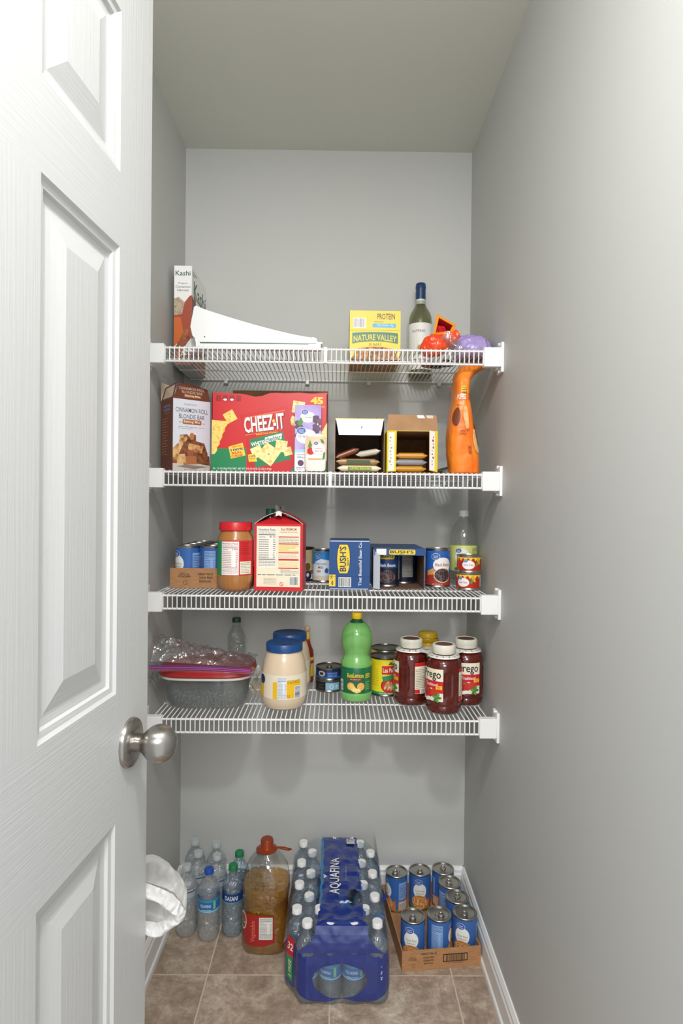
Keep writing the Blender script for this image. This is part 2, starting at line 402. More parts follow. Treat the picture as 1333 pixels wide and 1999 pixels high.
# ---------------------------------------------------------------- the door leaf (6 raised panels), open along the left
def build_door():
    W, T, Z0, Z1 = .67, .035, .012, 2.04
    root = MB()
    cols = [(.104, .285), (.385, .566)]; rows = [(.24, .847), (1.021, 1.616), (1.715, 1.927)]
    xs = [0, .104, .285, .385, .566, W]; zs = [Z0, .24, .847, 1.021, 1.616, 1.715, 1.927, Z1]
    # local frame: x = out of the face, y runs from the latch edge (0) to the hinge (-W)
    def face(side):
        sx = (lambda d: -d) if side > 0 else (lambda d: -T+d)
        for i in range(5):
            for j in range(7):
                a0, a1, b0, b1 = xs[i], xs[i+1], zs[j], zs[j+1]
                if i in (1, 3) and j in (1, 3, 5):
                    ring = [(0, 0), (.004, .0035), (.011, .0045), (.013, .0085), (.021, .0095), (.024, .0095), (.052, .003), (.054, .0025)]
                    rr = []
                    for ins, dep in ring:
                        rr.append([(sx(dep), -(a0+ins), b0+ins), (sx(dep), -(a1-ins), b0+ins), (sx(dep), -(a1-ins), b1-ins), (sx(dep), -(a0+ins), b1-ins)])
                    for q in range(len(rr)-1):
                        for k in range(4):
                            l = (k+1) % 4; root.add([rr[q][k], rr[q][l], rr[q+1][l], rr[q+1][k]], [(0,1,2,3)], M_DOORV if k in (1, 3) else M_DOORH)
                    root.add(rr[-1], [(0,1,2,3)], M_DOORV)
                else:
                    rail = i in (1, 2, 3) and j in (0, 2, 4, 6)
                    root.add([(sx(0), -a0, b0), (sx(0), -a1, b0), (sx(0), -a1, b1), (sx(0), -a0, b1)], [(0,1,2,3)], M_DOORH if rail else M_DOORV)
    face(1); face(-1)
    root.add([(0,0,Z0),(-T,0,Z0),(-T,0,Z1),(0,0,Z1)], [(0,1,2,3)], M_DOORV)
    root.add([(0,-W,Z0),(-T,-W,Z0),(-T,-W,Z1),(0,-W,Z1)], [(0,1,2,3)], M_DOORV)
    root.add([(0,0,Z1),(-T,0,Z1),(-T,-W,Z1),(0,-W,Z1)], [(0,1,2,3)], M_DOORV)
    root.add([(0,0,Z0),(-T,0,Z0),(-T,-W,Z0),(0,-W,Z0)], [(0,1,2,3)], M_DOORV)
    d = root.build('door_1'); d['kind'] = 'structure'; d['label'] = 'white six panel pantry door standing open on the left'; d['category'] = 'door'
    d.location = (-.282, -1.083, 0); d.rotation_euler = (0, 0, -math.atan(.0928))
    for sgn in (1, -1):
        def ax(prof, m):
            mb = MB(); seg = 40; vs = []; fs = []
            for (r, x) in prof:
                for i in range(seg):
                    a = 2*pi*i/seg; vs.append(((x if sgn > 0 else -T-x), -.062+r*cos(a), .9405+r*sin(a)))
            for j in range(len(prof)-1):
                for i in range(seg):
                    k = (i+1) % seg; fs.append((j*seg+i, j*seg+k, (j+1)*seg+k, (j+1)*seg+i))
            mb.add(vs, fs, m, True); return mb
        rose = ax([(.001, .0), (.034, 0), (.034, .004), (.0325, .0065), (.028, .008), (.026, .0095), (.016, .0105), (.012, .0105)], M_NICK).build('rosette', d, label='round brushed nickel rosette')
        prof = [(.0125, .009), (.0125, .018), (.0135, .021)]
        for k in range(1, 15):
            t = -1.02+k*(pi/2+1.02)/15; prof.append((.0262*cos(t), .0435+.0245*sin(t)))
        prof.append((.0005, .0681))
        ax(prof, M_NICK).build('knob', rose, label='round brushed nickel door knob')
build_door()

# ---------------------------------------------------------------- flush ceiling lamp (above the frame)
cl = thing('ceiling_light', 'round white flush ceiling light of the pantry above the frame', 'ceiling light', (LAMP[0], LAMP[1], H-.03))
MB().lathe([(.001, .03), (.098, .03), (.1, .026), (.1, .001), (.096, -.0), (.082, .004), (.001, .004)], M_WHITE, 40).build('housing', cl)

# ---------------------------------------------------------------- wire shelves
ZS = [1.6908, 1.3675, 1.0445, .7211]; SY = -.41
def wire_shelf(i, z):
    names = ['top wire shelf, white, carrying the cereal box and the wine bottle',
             'second wire shelf from the top, white, carrying the snack cartons',
             'third wire shelf from the top, white, carrying cans and the peanut butter jar',
             'lowest wire shelf, white, carrying the pasta sauce and mayonnaise jars']
    t = thing('wire_shelf', names[i], 'shelf', (0, 0, z), group='white wire shelves across the pantry')
    x0, x1 = XL+.022, XR-.022; r = .0016
    dk = MB(); n = 72
    for k in range(n):
        x = x0+.006+(x1-x0-.012)*k/(n-1)
        dk.tube([(x, -.008, -r), (x, SY+.004, -r), (x, SY-.0005, -.004), (x, SY, -.039)], r, M_WIRE, 5)
    dk.build('deck_wires', t)
    for nm, y, zz, rr in (('front_rail', SY+.0035, -.0055, .0028), ('lip_rail', SY+.0035, -.040, .0028), ('cross_rail', -.28, -.005, .0023), ('cross_rail', -.145, -.005, .0023), ('back_rail', -.010, -.005, .0025)):
        MB().tube([(x0, y, zz), (x1, y, zz)], rr, M_WIRE, 8).build(nm, t)
    jx = -.034 if i == 0 else (-.018 if i == 1 else None)
    if jx: MB().box(jx-.004, jx+.004, SY-.004, SY+.006, -.042, -.001, M_WIRE).build('splice_clip', t)
    for s in (-1, 1):
        X = XL if s < 0 else XR
        e = MB()
        a, b = sorted((X, X-s*.0075))
        e.box(a, b, SY-.006, SY+.040, -.060, .018, M_PLAS)            # wall plate
        a, b = sorted((X-s*.0075, X-s*.052))
        e.box(a, b, SY-.007, SY+.014, -.047, .0035, M_PLAS)            # cap over the lip
        a, b = sorted((X-s*.0075, X-s*.016))
        e.box(a, b, SY+.014, SY+.036, -.05, -.004, M_PLAS)
        e.tube([(X-s*.002, SY+.016, .0165), (X-s*.0105, SY+.016, .0165)], .004, M_PLAS, 10)
        e.tube([(X-s*.002, SY+.016, -.055), (X-s*.0105, SY+.016, -.055)], .004, M_PLAS, 10)
        e.build('end_bracket', t, bevel=.0012)
    for x in ((-.365, -.10, .10, .33) if i == 0 else (-.36, -.1, .12, .35)):
        MB().box(x-.006, x+.006, -.016, 0, -.018, -.0035, M_PLAS).tube([(x, -.012, -.012), (x, -.017, -.012)], .006, M_PLAS, 10).build('back_clip', t, bevel=.001)
for i, z in enumerate(ZS): wire_shelf(i, z)
Z1, Z2, Z3, Z4 = [z+.0002 for z in ZS]

# ================================================================ printing inks
RED = mat('#cc1f28', .42); DRED = mat('#9b1a1c', .42); GREEN = mat('#1f8f55', .42); YEL = mat('#f5cf32', .42); NVY = mat('#e9cc28', .42)
GVB = mat('#396ab2', .4); NAVY = mat('#173a86', .4); CREAM = mat('#f1e8cf', .5); ORG = mat('#ee7a1c', .4); PUR = mat('#a988cf', .45)
GRAPE = mat('#4c2347', .45); LEAF = mat('#4f8f3d', .5); BLUE2 = mat('#2a5cae', .4); TEXTG = mat('#5a5c60', .5); SKY = mat('#8fb4e6', .4)
def logo(p, cx, cy, s, l=3):
    """round shop-brand mark : blue disc with white words"""
    p.ell(cx, cy, s, s*.78, M_WHITE, l); p.ell(cx, cy, s*.93, s*.7, BLUE2, l+1)
    p.text('Great', cx, cy+s*.18, s*1.1, s*.34, M_WHITE, l+2, bold=.02); p.text('Value', cx, cy-s*.24, s*1.1, s*.34, M_WHITE, l+2, bold=.02)
def carton(w, d, h, m, top=None, bevel=0):
    mb = MB(); mb.box(-w/2, w/2, -d/2, d/2, 0, h, m); return mb

# ================================================================ TOP SHELF
def kashi():
    w, d, h = .052, .188, .292
    t = thing('cereal_box', 'tall white cereal box with cinnamon picture at the left end of the top shelf', 'box', (-.461, -.098, Z1))
    mb = carton(w, d, h, M_WHITE)
    gdk = mat('#1c5a48', .45); bowl = mat('#a8452a', .4); bowl2 = mat('#7c2a1c', .4); og = mat('#d2661f', .4)
    wheat = noisemat('printed_wheat', ['#6b5a48', '#c9b59a', '#8a7763'], 160, .5); cin = noisemat('printed_cinnamon', ['#6d2d14', '#b4673a'], 90, .5)
    p = Print()
    p.text('Kashi', w/2, h-.022, .044, .014, gdk, bold=.02)
    p.text('Organic', w/2, h-.052, .028, .006, TEXTG); p.text('Cinnamon', w/2, h-.062, .044, .0065, TEXTG, bold=.01); p.text('Harvest', w/2, h-.072, .034, .0065, TEXTG, bold=.01)
    p.poly([(.0, .1), (.0, .195), (.014, .2), (.034, .182), (.03, .12)], wheat, 2)
    p.poly([(.0, .06), (0, .145), (.024, .15), (.032, .185), (.046, .203), (w, .205), (w, .07)], bowl, 3)
    p.poly([(0, .05), (0, .14), (.02, .14), (.03, .09)], og, 4)
    p.poly([(0, 0), (0, .04), (.036, .11), (.044, .105), (w, .06), (w, 0)], cin, 5)
    p.poly([(.01, 0), (.03, .05), (w, .08), (w, 0)], mat('#e8e2da', .5), 6)
    p.poly([(0, 0), (0, .025), (w, .03), (w, 0)], cin, 7)
    p.emit(mb, on_front(w, d), flat=True)
    q = Print()
    q.text('Kashi', d*.56, h-.06, .16, .05, gdk, 2, bold=.02); q.lines(.008, .06, h-.026, h-.01, 2, TEXTG, 2)
    q.poly([(0, .07), (0, .205), (.03, .2), (.065, .17), (.075, .13), (.05, .07)], bowl2, 2)
    q.poly([(.04, .12), (.03, .21), (.045, .215), (.075, .13)], cin, 3)
    q.ell(.11, .14, .045, .05, wheat, 3); q.poly([(0, 0), (0, .07), (d, .10), (d, 0)], cin, 4)
    q.emit(mb, on_right(w, d), flat=True)
    mb.build('carton', t)
kashi()

def spare_bracket():
    t = thing('shelf_bracket', 'white curved shelf bracket lying along the front edge of the top shelf', 'bracket', (-.219, -.375, Z1))
    # outline in xz (metres): tall at the left, sweeping down to a thin nose at the right
    top = []
    for k in range(17):
        u = k/16; x = -.158+u*.318
        z = .098 if u < .03 else .080*(1-u)**1.3+.018
        top.append((x, z))
    poly = [(-.166, .020), (-.172, .045), (-.163, .096), (-.158, .100)]+top[1:]+[(.163, .011), (.163, .0045), (-.158, .0045), (-.160, .015)]; poly = [(x, z+.011) for x, z in poly]
    MB().prism(poly, -.012, -.0095, M_PLAS).prism(poly, .0095, .012, M_PLAS).build('side_plate', t)
    e = MB(); tp = [(x, z+.011) for x, z in [(-.166, .020), (-.172, .045), (-.163, .096)]+top[1:]+[(.163, .011)]]
    vs = [(x, -.012, z) for x, z in tp]+[(x, .012, z) for x, z in tp]; n = len(tp)
    e.add(vs, [(i, i+1, i+1+n, i+n) for i in range(n-1)], M_PLAS)
    e.tube([(.152, -.0135, .027), (.152, -.011, .027)], .004, M_TIN, 12).tube([(.142, -.0132, .0275), (.142, -.011, .0275)], .003, M_TIN, 12)
    e.tube([(-.134, -.0135, .029), (-.134, -.011, .029)], .0015, M_INK, 8).build('flange', t)
    b = MB().box(-.156, .172, -.017, .016, .0005, .0125, M_PLAS).box(-.156, -.146, -.017, .016, .0126, .019, M_PLAS).box(.160, .176, -.017, .016, .0126, .0175, M_PLAS)
    b.box(-.145, .14, -.0175, -.0171, .0105, .0135, mat('#4b6b60', .3)).build('base_strip', t)
    t2 = thing('plastic_fitting', 'white plastic end fitting lying behind the left end of the bracket on the top shelf', 'fitting', (-.385, -.33, Z1))
    MB().box(-.03, .02, -.012, .012, 0, .008, M_PLAS).prism([(-.03, .008), (-.012, .04), (.004, .062), (.014, .062), (.016, .03), (.02, .008)], -.01, .01, M_PLAS).build('body', t2, bevel=.003)
spare_bracket()

def nature_valley():
    w, d, h = .143, .17, .138
    t = thing('snack_bar_box', 'yellow box of protein bars with a green brand panel on the top shelf', 'box', (.103, -.195, Z1))
    NG = mat('#1f6b4e', .4)
    mb = carton(w, d, h, NVY); p = Print()
    pic = noisemat('printed_granola', ['#5d2e14', '#b5713a', '#d9a866'], 120, .5)
    p.bars(.011, .043, h-.047, h-.022, mat('#8a8a90', .5), n=16)
    p.text('PROTEIN', .102, h-.016, .05, .0165, mat('#5a2d1e', .4), bold=.035)
    p.rect(.064, .13, h-.047, h-.036, mat('#35a6d6', .4)); p.text('PROTEIN 10g', .1, h-.0415, .046, .006, M_WHITE, 2)
    p.lines(.068, .095, h-.034, h-.028, 1, mat('#b49a1a', .5), 2)
    p.rect(0, w, h-.0555, h-.0547, mat('#b39d12', .5), 2)
    n = 12; pts = []
    for i in range(n+1): u = i/n; pts.append((.007+(w-.014)*u, h-.063+.003*(1-(2*u-1)**2)))
    for i in range(n+1): u = 1-i/n; pts.append((.007+(w-.014)*u, h-.093+.007*(1-(2*u-1)**2)))
    p.poly(pts, NG, 2); p.text('NATURE VALLEY', w/2, h-.080, w-.022, .017, NVY, 3, bold=.03, arc=.005)
    p.text('30 BARS', w/2, h-.095, .036, .008, mat('#8c8420', .5), 3)
    pts = [(.02+(w-.04)*i/12, h-.108+.007*(1-(2*i/12-1)**2)) for i in range(13)]
    p.poly(pts+[(w-.003, 0), (.003, 0)], pic, 2)
    p.emit(mb, on_front(w, d), flat=True)
    b = Print(); b.rect(.0, w, 0, d, pic, 1); b.rect(.045, .06, .01, .1, NG, 2)
    b.emit(mb, lambda u, v, nn: (u-w/2, -d/2+v, -nn*.5), flat=True)
    mb.build('carton', t)
nature_valley()

def wine():
    t = thing('wine_bottle', 'wine bottle with white label and navy capsule at the back of the top shelf', 'bottle', (.261, -.05, Z1))
    g = clearmat('pale_green_wine_glass', '#e8eadd', rough=.03, ior=1.5)
    pr = [(.001, .0), (.034, .0), (.037, .004), (.037, .175), (.036, .19), (.031, .205), (.022, .220), (.0165, .232), (.015, .245), (.015, .262)]
    MB().lathe(pr, g, 40).build('body', t)
    MB().lathe([(.001, .003), (.033, .003), (.0355, .006), (.0355, .175), (.0345, .19), (.0295, .205), (.0205, .22), (.015, .231), (.001, .231)], clearmat('white_wine', '#e2e3cc', body=.22, bodycol='#b4b496', refr=.05, rough=.05, rior=1.1), 32).build('wine', t)
    MB().lathe([(.0153, .232), (.0153, .2475), (.0001, .2475)], mat('#d9dcdc', .4), 28, close=False).build('capsule_band', t)
    MB().lathe([(.0158, .2478), (.0158, .283), (.0168, .284), (.0168, .291), (.0158, .2925), (.0158, .298), (.014, .300), (.001, .300)], mat('#1d3b66', .35), 28).build('capsule', t)
    lb = MB(); p = Print(); p.rect(-.052, .052, .02, .166, mat('#f1efec', .5), 1)
    p.text('RUFFINO', -.004, .14, .042, .008, M_INK, 2); p.ell(.0, .088, .007, .007, mat('#b98a3c', .5), 2)
    for k in range(10): a = k*pi/5; p.ell(.0+.009*cos(a), .088+.009*sin(a), .0022, .0012, mat('#b98a3c', .5), 2, 6, a)
    p.text('LUMINA', .0, .07, .044, .011, mat('#3c4d4e', .5), 2, bold=.01); p.lines(-.02, .02, .04, .055, 2, TEXTG, 2)
    p.emit(lb, on_cyl(.0374, 0, -.15), .006); lb.build('label', t)
wine()

def blob(name, parent, rings, m, nseg=20, amp=.003, sc=30, seed=0, label=None, pinch=1):
    """soft pouch : rings = (cx,cy,z,rx,ry)"""
    R = []
    for (cx, cy, z, rx, ry) in rings:
        ring = []
        for i in range(nseg):
            a = 2*pi*i/nseg; c, s_ = cos(a), sin(a)
            c = math.copysign(abs(c)**pinch, c); s_ = math.copysign(abs(s_)**pinch, s_)
            x, y = cx+rx*c, cy+ry*s_
            q = Vector((x*sc+seed, y*sc, z*sc)); nv = noise.noise_vector(q)*amp
            cz = (abs(noise.noise(q*1.9+Vector((7, 3, seed))))+.5*abs(noise.noise(q*4.1)))*amp*1.5
            rr_ = max(hypot(rx*c, ry*s_), 1e-4); f = 1-cz/max(rx, ry)*1.2
            x, y = cx+rx*c*f, cy+ry*s_*f
            ring.append((x+nv.x, y+nv.y, z+(nv.z-cz*.5 if z > .012 else 0)))
        R.append(ring)
    return MB().loft(R, m).build(name, parent, label=label)   # creased film
def interp(keys, n):
    out = []
    for i in range(n+1):
        t = i/n*(len(keys)-1); k = min(int(t), len(keys)-2); f = t-k; f2 = f*f*(3-2*f)*.5+f*.5
        out.append(tuple(a+(b-a)*f2 for a, b in zip(keys[k], keys[k+1])))
    return out
def top_bags():
    M_OB = noisemat('orange_red_candy_bag', ['#e2331c', '#f2541e', '#ee4a22'], 14, .22, bump=.3)
    t = thing('candy_bag', 'orange and red candy bag rolled open beside the wine bottle on the top shelf', 'bag', (.296, -.30, Z1))
    # lying tube of film rising to the right, ending in a folded-open triangular mouth
    path = [(-.065, 0, .022), (-.05, 0, .030), (-.03, 0, .038), (-.005, .0, .044), (.018, 0, .054), (.036, 0, .068)]
    rad = [(.012, .016), (.026, .026), (.03, .03), (.026, .028), (.019, .025), (.014, .022)]
    R = []
    for (x, y, z), (rz, ry) in zip(interp(path, 44), interp(rad, 44)):
        ring = []
        for i in range(48):
            a = 2*pi*i/48; q = Vector((x-.35*rz*cos(a), y+ry*sin(a), max(z+rz*cos(a), .001)))
            nv = noise.noise_vector(q*60)*.004+Vector((0, 1, -1))*abs(noise.noise(q*95))*.006; nv.z = nv.z if q.z > .012 else 0; ring.append(tuple(q+nv))
        R.append(ring)
    MB().loft(R, M_OB).build('body', t)
    mo = MB(); O = mat('#f09a22', .3); RI = mat('#a3161b', .5)
    outer = [(-.034, .062), (-.024, .124), (.030, .094), (.022, .070)]; inner = [(-.027, .070), (-.018, .112), (.020, .091), (.013, .076)]
    for k in range(4):
        l = (k+1) % 4
        a, b, c, d = outer[k], outer[l], inner[l], inner[k]
        mo.add([(a[0], -.004, a[1]), (b[0], -.004, b[1]), (c[0], -.008, c[1]), (d[0], -.008, d[1])], [(0,1,2,3)], O)
        mo.add([(a[0], -.004, a[1]), (b[0], -.004, b[1]), (b[0]*.85, .035, b[1]*.85), (a[0]*.85, .035, a[1]*.85)], [(0,1,2,3)], O)
        mo.add([(c[0], -.008, c[1]), (d[0], -.008, d[1]), (d[0]*.8, .03, d[1]*.9), (c[0]*.8, .03, c[1]*.9)], [(0,1,2,3)], RED)
    mo.add([(p[0]*.8, .03, p[1]*.9) for p in inner], [(0,1,2,3)], RI)
    mo.grid(lambda u, v: (-.023+.026*u, .004+.004*sin(9*u+5*v), .074+.022*v*(1-.3*u)), 6, 4, RED)
    mo.build('open_mouth', t, label='yellow orange folded mouth with red lining')
    cf = MB(); cf.grid(lambda u, v: (-.01+.075*u+.006*sin(7*v), -.03+.012*sin(5*u+4*v), .004+v*(.062-.03*u)+.004*sin(11*u)), 12, 8, M_FILM)
    cf.build('clear_window', t, label='crinkled clear film strip')
    t2 = thing('chocolate_bag', 'crumpled lilac candy bag at the right end of the top shelf', 'bag', (.373, -.29, Z1), 4)
    M_LI = noisemat('lilac_foil', ['#9a85c4', '#b3a2d6'], 9, .2, bump=.25)
    k = interp([(0, 0, .0, .045, .05), (0, 0, .006, .054, .062), (-.002, 0, .022, .056, .064), (0, .0, .044, .054, .058), (.002, 0, .059, .048, .04), (.002, .0, .066, .038, .018), (.002, 0, .068, .02, .006)], 44)
    blob('body', t2, k, M_LI, 72, .0062, 17, 3, pinch=.8)
    s = MB(); s.grid(lambda u, v: (-.052-.022*v, -.03+.06*u, .012+.03*v+.004*sin(u*20)+.006*u), 20, 3, M_LI); s.build('seal', t2)
    for q in range(3):
        c = thing('wrapped_candy', ['small dark wrapped candy between the orange bag and the lilac bag', 'dark wrapped candy lying behind the orange bag on the top shelf', 'small maroon wrapped candy near the left of the orange bag'][q], 'candy', [(.318, -.215, Z1), (.29, -.19, Z1), (.262, -.20, Z1)][q], 20*q)
        mm = [mat('#3a2320', .4), mat('#2a2b1c', .4), mat('#8e1622', .35)][q]
        blob('body', c, interp([(0,0,0,.02,.013), (0,0,.006,.023,.015), (0,0,.013,.022,.014), (0,0,.018,.014,.008)], 6), mm, 14, .002, 60, q)
        MB().grid(lambda u, v: (.022+.012*u, -.01+.02*v, .008+.003*sin(v*14)), 2, 8, mm).build('wrapper_end', c)
top_bags()

# ================================================================ SECOND SHELF
def baking_mix():
    w, d, h = .107, .085, .194
    t = thing('baking_mix_box', 'brown and white baking mix box with opened top, left end of second shelf', 'box', (-.4225, -.302, Z2), 37)
    BR = mat('#6e3a28', .45); LB = mat('#c98a5e', .5); GW = mat('#dfe2ec', .45)
    mb = MB(); mb.box(-w/2, w/2, -d/2, d/2, 0, h, BR)
    cake = noisemat('printed_cake', ['#8b4f28', '#d9a468', '#e6c28c'], 75, .5); cakd = noisemat('printed_cake_dark', ['#4c2818', '#9c5a35'], 90, .5)
    p = Print(); p.rect(0, w, 0, h, GW, 1)
    p.text("TRADER JOE'S", w/2-.005, h-.014, .038, .006, mat('#b2555c', .5))
    p.text('CINNAMON ROLL', w/2, h-.029, .093, .0125, TEXTG, bold=.012); p.text('BLONDIE BAR', w/2, h-.046, .074, .0125, TEXTG, bold=.012)
    p.rrect(.027, .081, h-.067, h-.054, .003, mat('#a96238', .5), 2); p.text('Baking Mix', .054, h-.0605, .047, .009, CREAM, 3, bold=.02)
    p.rect(.016, .026, h-.064, h-.061, mat('#c7b8a8', .5)); p.rect(.083, .092, h-.064, h-.061, mat('#c7b8a8', .5))
    p.lines(.015, .09, h-.081, h-.072, 2, mat('#8d8f9c', .5), 2, .3)
    p.poly([(.018, .075), (.02, .097), (.04, .1), (.05, .09), (.055, .1), (.065, .1), (.066, .083), (.09, .078), (.1, .05), (.1, .02), (.0, .015), (.0, .055)], cakd, 2)
    p.poly([(.0, .03), (.0, .06), (.022, .082), (.03, .075), (.01, .03)], cake, 3); p.poly([(.012, .018), (.01, .044), (.034, .047), (.04, .016)], cake, 4)
    p.poly([(.042, .058), (.045, .076), (.088, .07), (.082, .05)], cake, 4); p.poly([(.038, .018), (.036, .04), (.066, .044), (.07, .02)], mat('#b06a3c', .5), 4)
    p.poly([(.082, .02), (.08, .042), (.105, .044), (.107, .018)], cakd, 4); p.poly([(.04, .045), (.042, .06), (.06, .056), (.058, .04)], mat('#a4593a', .5), 4)
    p.ell(.029, .088, .011, .009, cake, 3); p.ell(.054, .095, .007, .01, mat('#bf7a36', .5), 4)
    p.poly([(0, 0), (0, .02), (.107, .022), (.107, 0)], mat('#cfc6bd', .5), 3); p.poly([(.01, .012), (.04, .018), (.1, .014), (.06, .006)], mat('#8d7a70', .5), 4)
    p.text('NET WT 15 OZ (425g)', .052, .0035, .04, .004, M_INK, 5)
    p.emit(mb, on_front(w, d), flat=True)
    s = Print(); s.text('CINNAMON ROLL', d/2, h-.017, .05, .007, SKY); s.text('BLONDIE BAR', d/2, h-.027, .042, .007, SKY); s.text('Baking Mix', d/2, h-.036, .03, .005, LB, bold=.02)
    for k in range(14): s.rect(.006, .05-(k*7 % 5)*.003, h-.051-k*.0075, h-.0498-k*.0075, LB)
    s.emit(mb, on_left(w, d), flat=True)
    mb.build('carton', t)
    inside = mat('#cdb9a4', .7)
    fl = MB(); nv = Vector((0, .42, 1)).normalized(); nn = Vector((0, -1, .42)).normalized(); B0_ = Vector((-w/2, -d/2, h))
    F0 = [B0_+Vector((u_, 0, 0))+nv*v_ for u_, v_ in ((0, 0), (w, 0), (w-.001, .040), (.070, .048), (.024, .050))]
    fl.add(F0, [(0,1,2,3,4)], BR); fl.add([q_-nn*.0012 for q_ in F0], [(4,3,2,1,0)], inside)
    p = Print()
    p.text('CINNAMON ROLL', .058, .035, .074, .009, mat('#d8b8a0', .5), 2, bold=.012); p.text('BLONDIE BAR', .058, .0235, .06, .009, mat('#d8b8a0', .5), 2, bold=.012)
    p.rrect(.032, .082, .006, .0165, .003, mat('#a96238', .5), 2); p.text('Baking Mix', .057, .0112, .042, .0075, CREAM, 3, bold=.02)
    p.emit(fl, lambda u, v, q: tuple(Vector((-w/2+u, -d/2, h))+nv*v*.98+nn*(q+.0003)), flat=True)
    fl.build('front_flap', t)
    lf = MB(); L0 = [(-w/2, d/2, h), (-w/2, -d/2, h), (-w/2+.012, -d/2+.004, h+.045), (-w/2+.004, d/2-.018, h+.036)]
    lf.add(L0, [(0,1,2,3)], BR); lf.add([(x+.0008, y, z) for x, y, z in L0], [(3,2,1,0)], inside); lf.build('side_flap', t)
    bf = MB(); B0 = [(-w/2, d/2, h), (w/2, d/2, h), (w/2, d/2+.004, h+.03), (-w/2, d/2+.004, h+.055)]
    bf.add(B0, [(0,1,2,3)], inside); bf.add([(x, y+.0008, z) for x, y, z in B0], [(3,2,1,0)], BR); bf.build('back_flap', t, label='beige inner side of the back flap')
baking_mix()

def cheezit():
    w, d, h = .309, .2, .210
    t = thing('cracker_box', 'large red and green cracker carton, opened at the top, on the second shelf', 'box', (-.183, -.26, Z2))
    CH = mat('#cd2026', .38); mb = MB(); M_IN = M_CARDD
    # open tray-like body with a torn, slightly uneven front top edge
    n = 16; fr = [(-w/2+w*i/n, h+.001*sin(i*1.7)-(.0085*math.exp(-((i-6)/1.6)**2))+(.0 if i < 8 else .002)) for i in range(n+1)]
    mb.add([(x, -d/2, 0) for x, z in fr]+[(x, -d/2, z) for x, z in fr], [(i, i+1, n+2+i, n+1+i) for i in range(n)], CH)
    mb.add([(x, -d/2+.001, 0) for x, z in fr]+[(x, -d/2+.001, z) for x, z in fr], [(i, i+1, n+2+i, n+1+i) for i in range(n)], M_IN)
    for x in (-w/2, w/2):
        s = -1 if x < 0 else 1
        mb.box(min(x, x-s*.001), max(x, x-s*.001), -d/2, d/2, 0, h, CH); mb.box(min(x-s*.001, x-s*.0015), max(x-s*.001, x-s*.0015), -d/2, d/2, 0, h, M_IN)
    mb.box(-w/2, w/2, -d/2, d/2, 0, .001, M_IN); mb.box(-w/2, w/2, d/2-.001, d/2, 0, h, M_IN)
    G = mat('#17824f', .4); ck = noisemat('printed_cracker', ['#e9b93a', '#f3d97a', '#e2a62c'], 70, .5); ckp = noisemat('printed_pale_cracker', ['#e8d27a', '#f6eaa8', '#d9b95a'], 60, .5)
    OG = mat('#ee7424', .4); p = Print()
    p.poly([(0, 0), (0, .061), (.09, .062), (.225, .058), (w, .05), (w, 0)], G, 1)
    p.poly([(.073, .1525), (.12, .160), (.16, .166), (.202, .178), (.208, .15), (.214, .12), (.218, .07), (.224, .022), (.212, 0), (.0925, 0), (.0945, .0376), (.0905, .093), (.080, .125)], mat('#c8141c', .4), 2)
    p.poly([(.086, .144), (.194, .1665), (.195, .164), (.087, .1405)], OG, 3)
    p.text('CHEEZ-IT', .1420, .1285, .112, .044, mat('#7a1310', .4), 4, rot=8, bold=.07, shear=.1)
    p.text('CHEEZ-IT', .1405, .1305, .109, .043, M_WHITE, 5, rot=8, bold=.05, shear=.1)
    p.rect(.162, .169, .133, .140, YEL, 6)
    p.poly([(.09, .096), (.192, .1135), (.192, .1158), (.09, .0985)], OG, 3); p.text('baked snack crackers', .148, .1035, .058, .0045, YEL, 5, rot=8, bold=.02)
    p.poly([(.1, .085), (.1885, .109), (.2, .075), (.212, .034), (.118, .010)], G, 3)
    p.text('WHITE', .123, .0755, .036, .011, M_WHITE, 6, rot=11, bold=.06); p.poly([(.141, .076), (.143, .092), (.188, .104), (.187, .088)], M_WHITE, 5); p.text('cheddar', .1645, .0895, .042, .0135, G, 6, rot=13, bold=.04)
    def cr(cx, cy, s, rot, m, l):
        p.poly([(cx+s*sqrt(2)*cos(radians(rot+45+90*k)), cy+s*sqrt(2)*sin(radians(rot+45+90*k))) for k in range(4)], m, l)
        p.ell(cx, cy, s*.09, s*.09, mat('#8d6a1a', .5), l+1, 8)
    cr(.122, .053, .0145, 25, ckp, 6); cr(.1866, .069, .0155, -8, ckp, 6); cr(.204, .055, .011, 15, ckp, 6); cr(.1533, .047, .0235, 55, ckp, 8)
    cr(.0486, .1465, .0145, 30, ck, 2); cr(.2317, .174, .016, -8, ckp, 2); cr(.222, .136, .012, -20, ckp, 1)
    saw = [(0, .0455)]
    for k in range(11): saw.append((.008+.034*k/10+(.003 if k % 2 else 0), .046+k*.0088))
    saw += [(.0, .1375)]; p.poly(saw, ck, 2)
    p.poly([(.052, .034), (.045, .066), (.083, .077), (.091, .043)], YEL, 3)
    for k, (s_, q, wd) in enumerate((('MADE WITH', .0675, .024), ('100%', .059, .034), ('REAL', .0505, .028), ('CHEESE', .0422, .031))):
        p.text(s_, .068, q, wd, .0065 if k else .004, [RED, NAVY, RED, RED][k], 4, rot=10, bold=.05)
    p.poly([(.1, .026), (.098, .045), (.115, .049), (.123, .027)], YEL, 9); p.text('100%', .11, .041, .017, .005, NAVY, 10, rot=8, bold=.04); p.text('REAL', .11, .035, .015, .004, RED, 10, rot=8, bold=.04)
    p.text('45', .281, .192, .034, .0195, YEL, 3, bold=.1); p.text('pouches', .289, .1755, .026, .005, YEL, 3, bold=.03)
    p.poly([(.292, .037), (.29, .1), (w, .133), (w, .03)], ckp, 3)
    p.text('45 - 1.5 OZ (42g) POUCHES  NET WT 67.5 OZ (4 LB 3.5 OZ) (1.91kg)', .0825, .0068, .156, .0066, M_WHITE, 9, bold=.02)
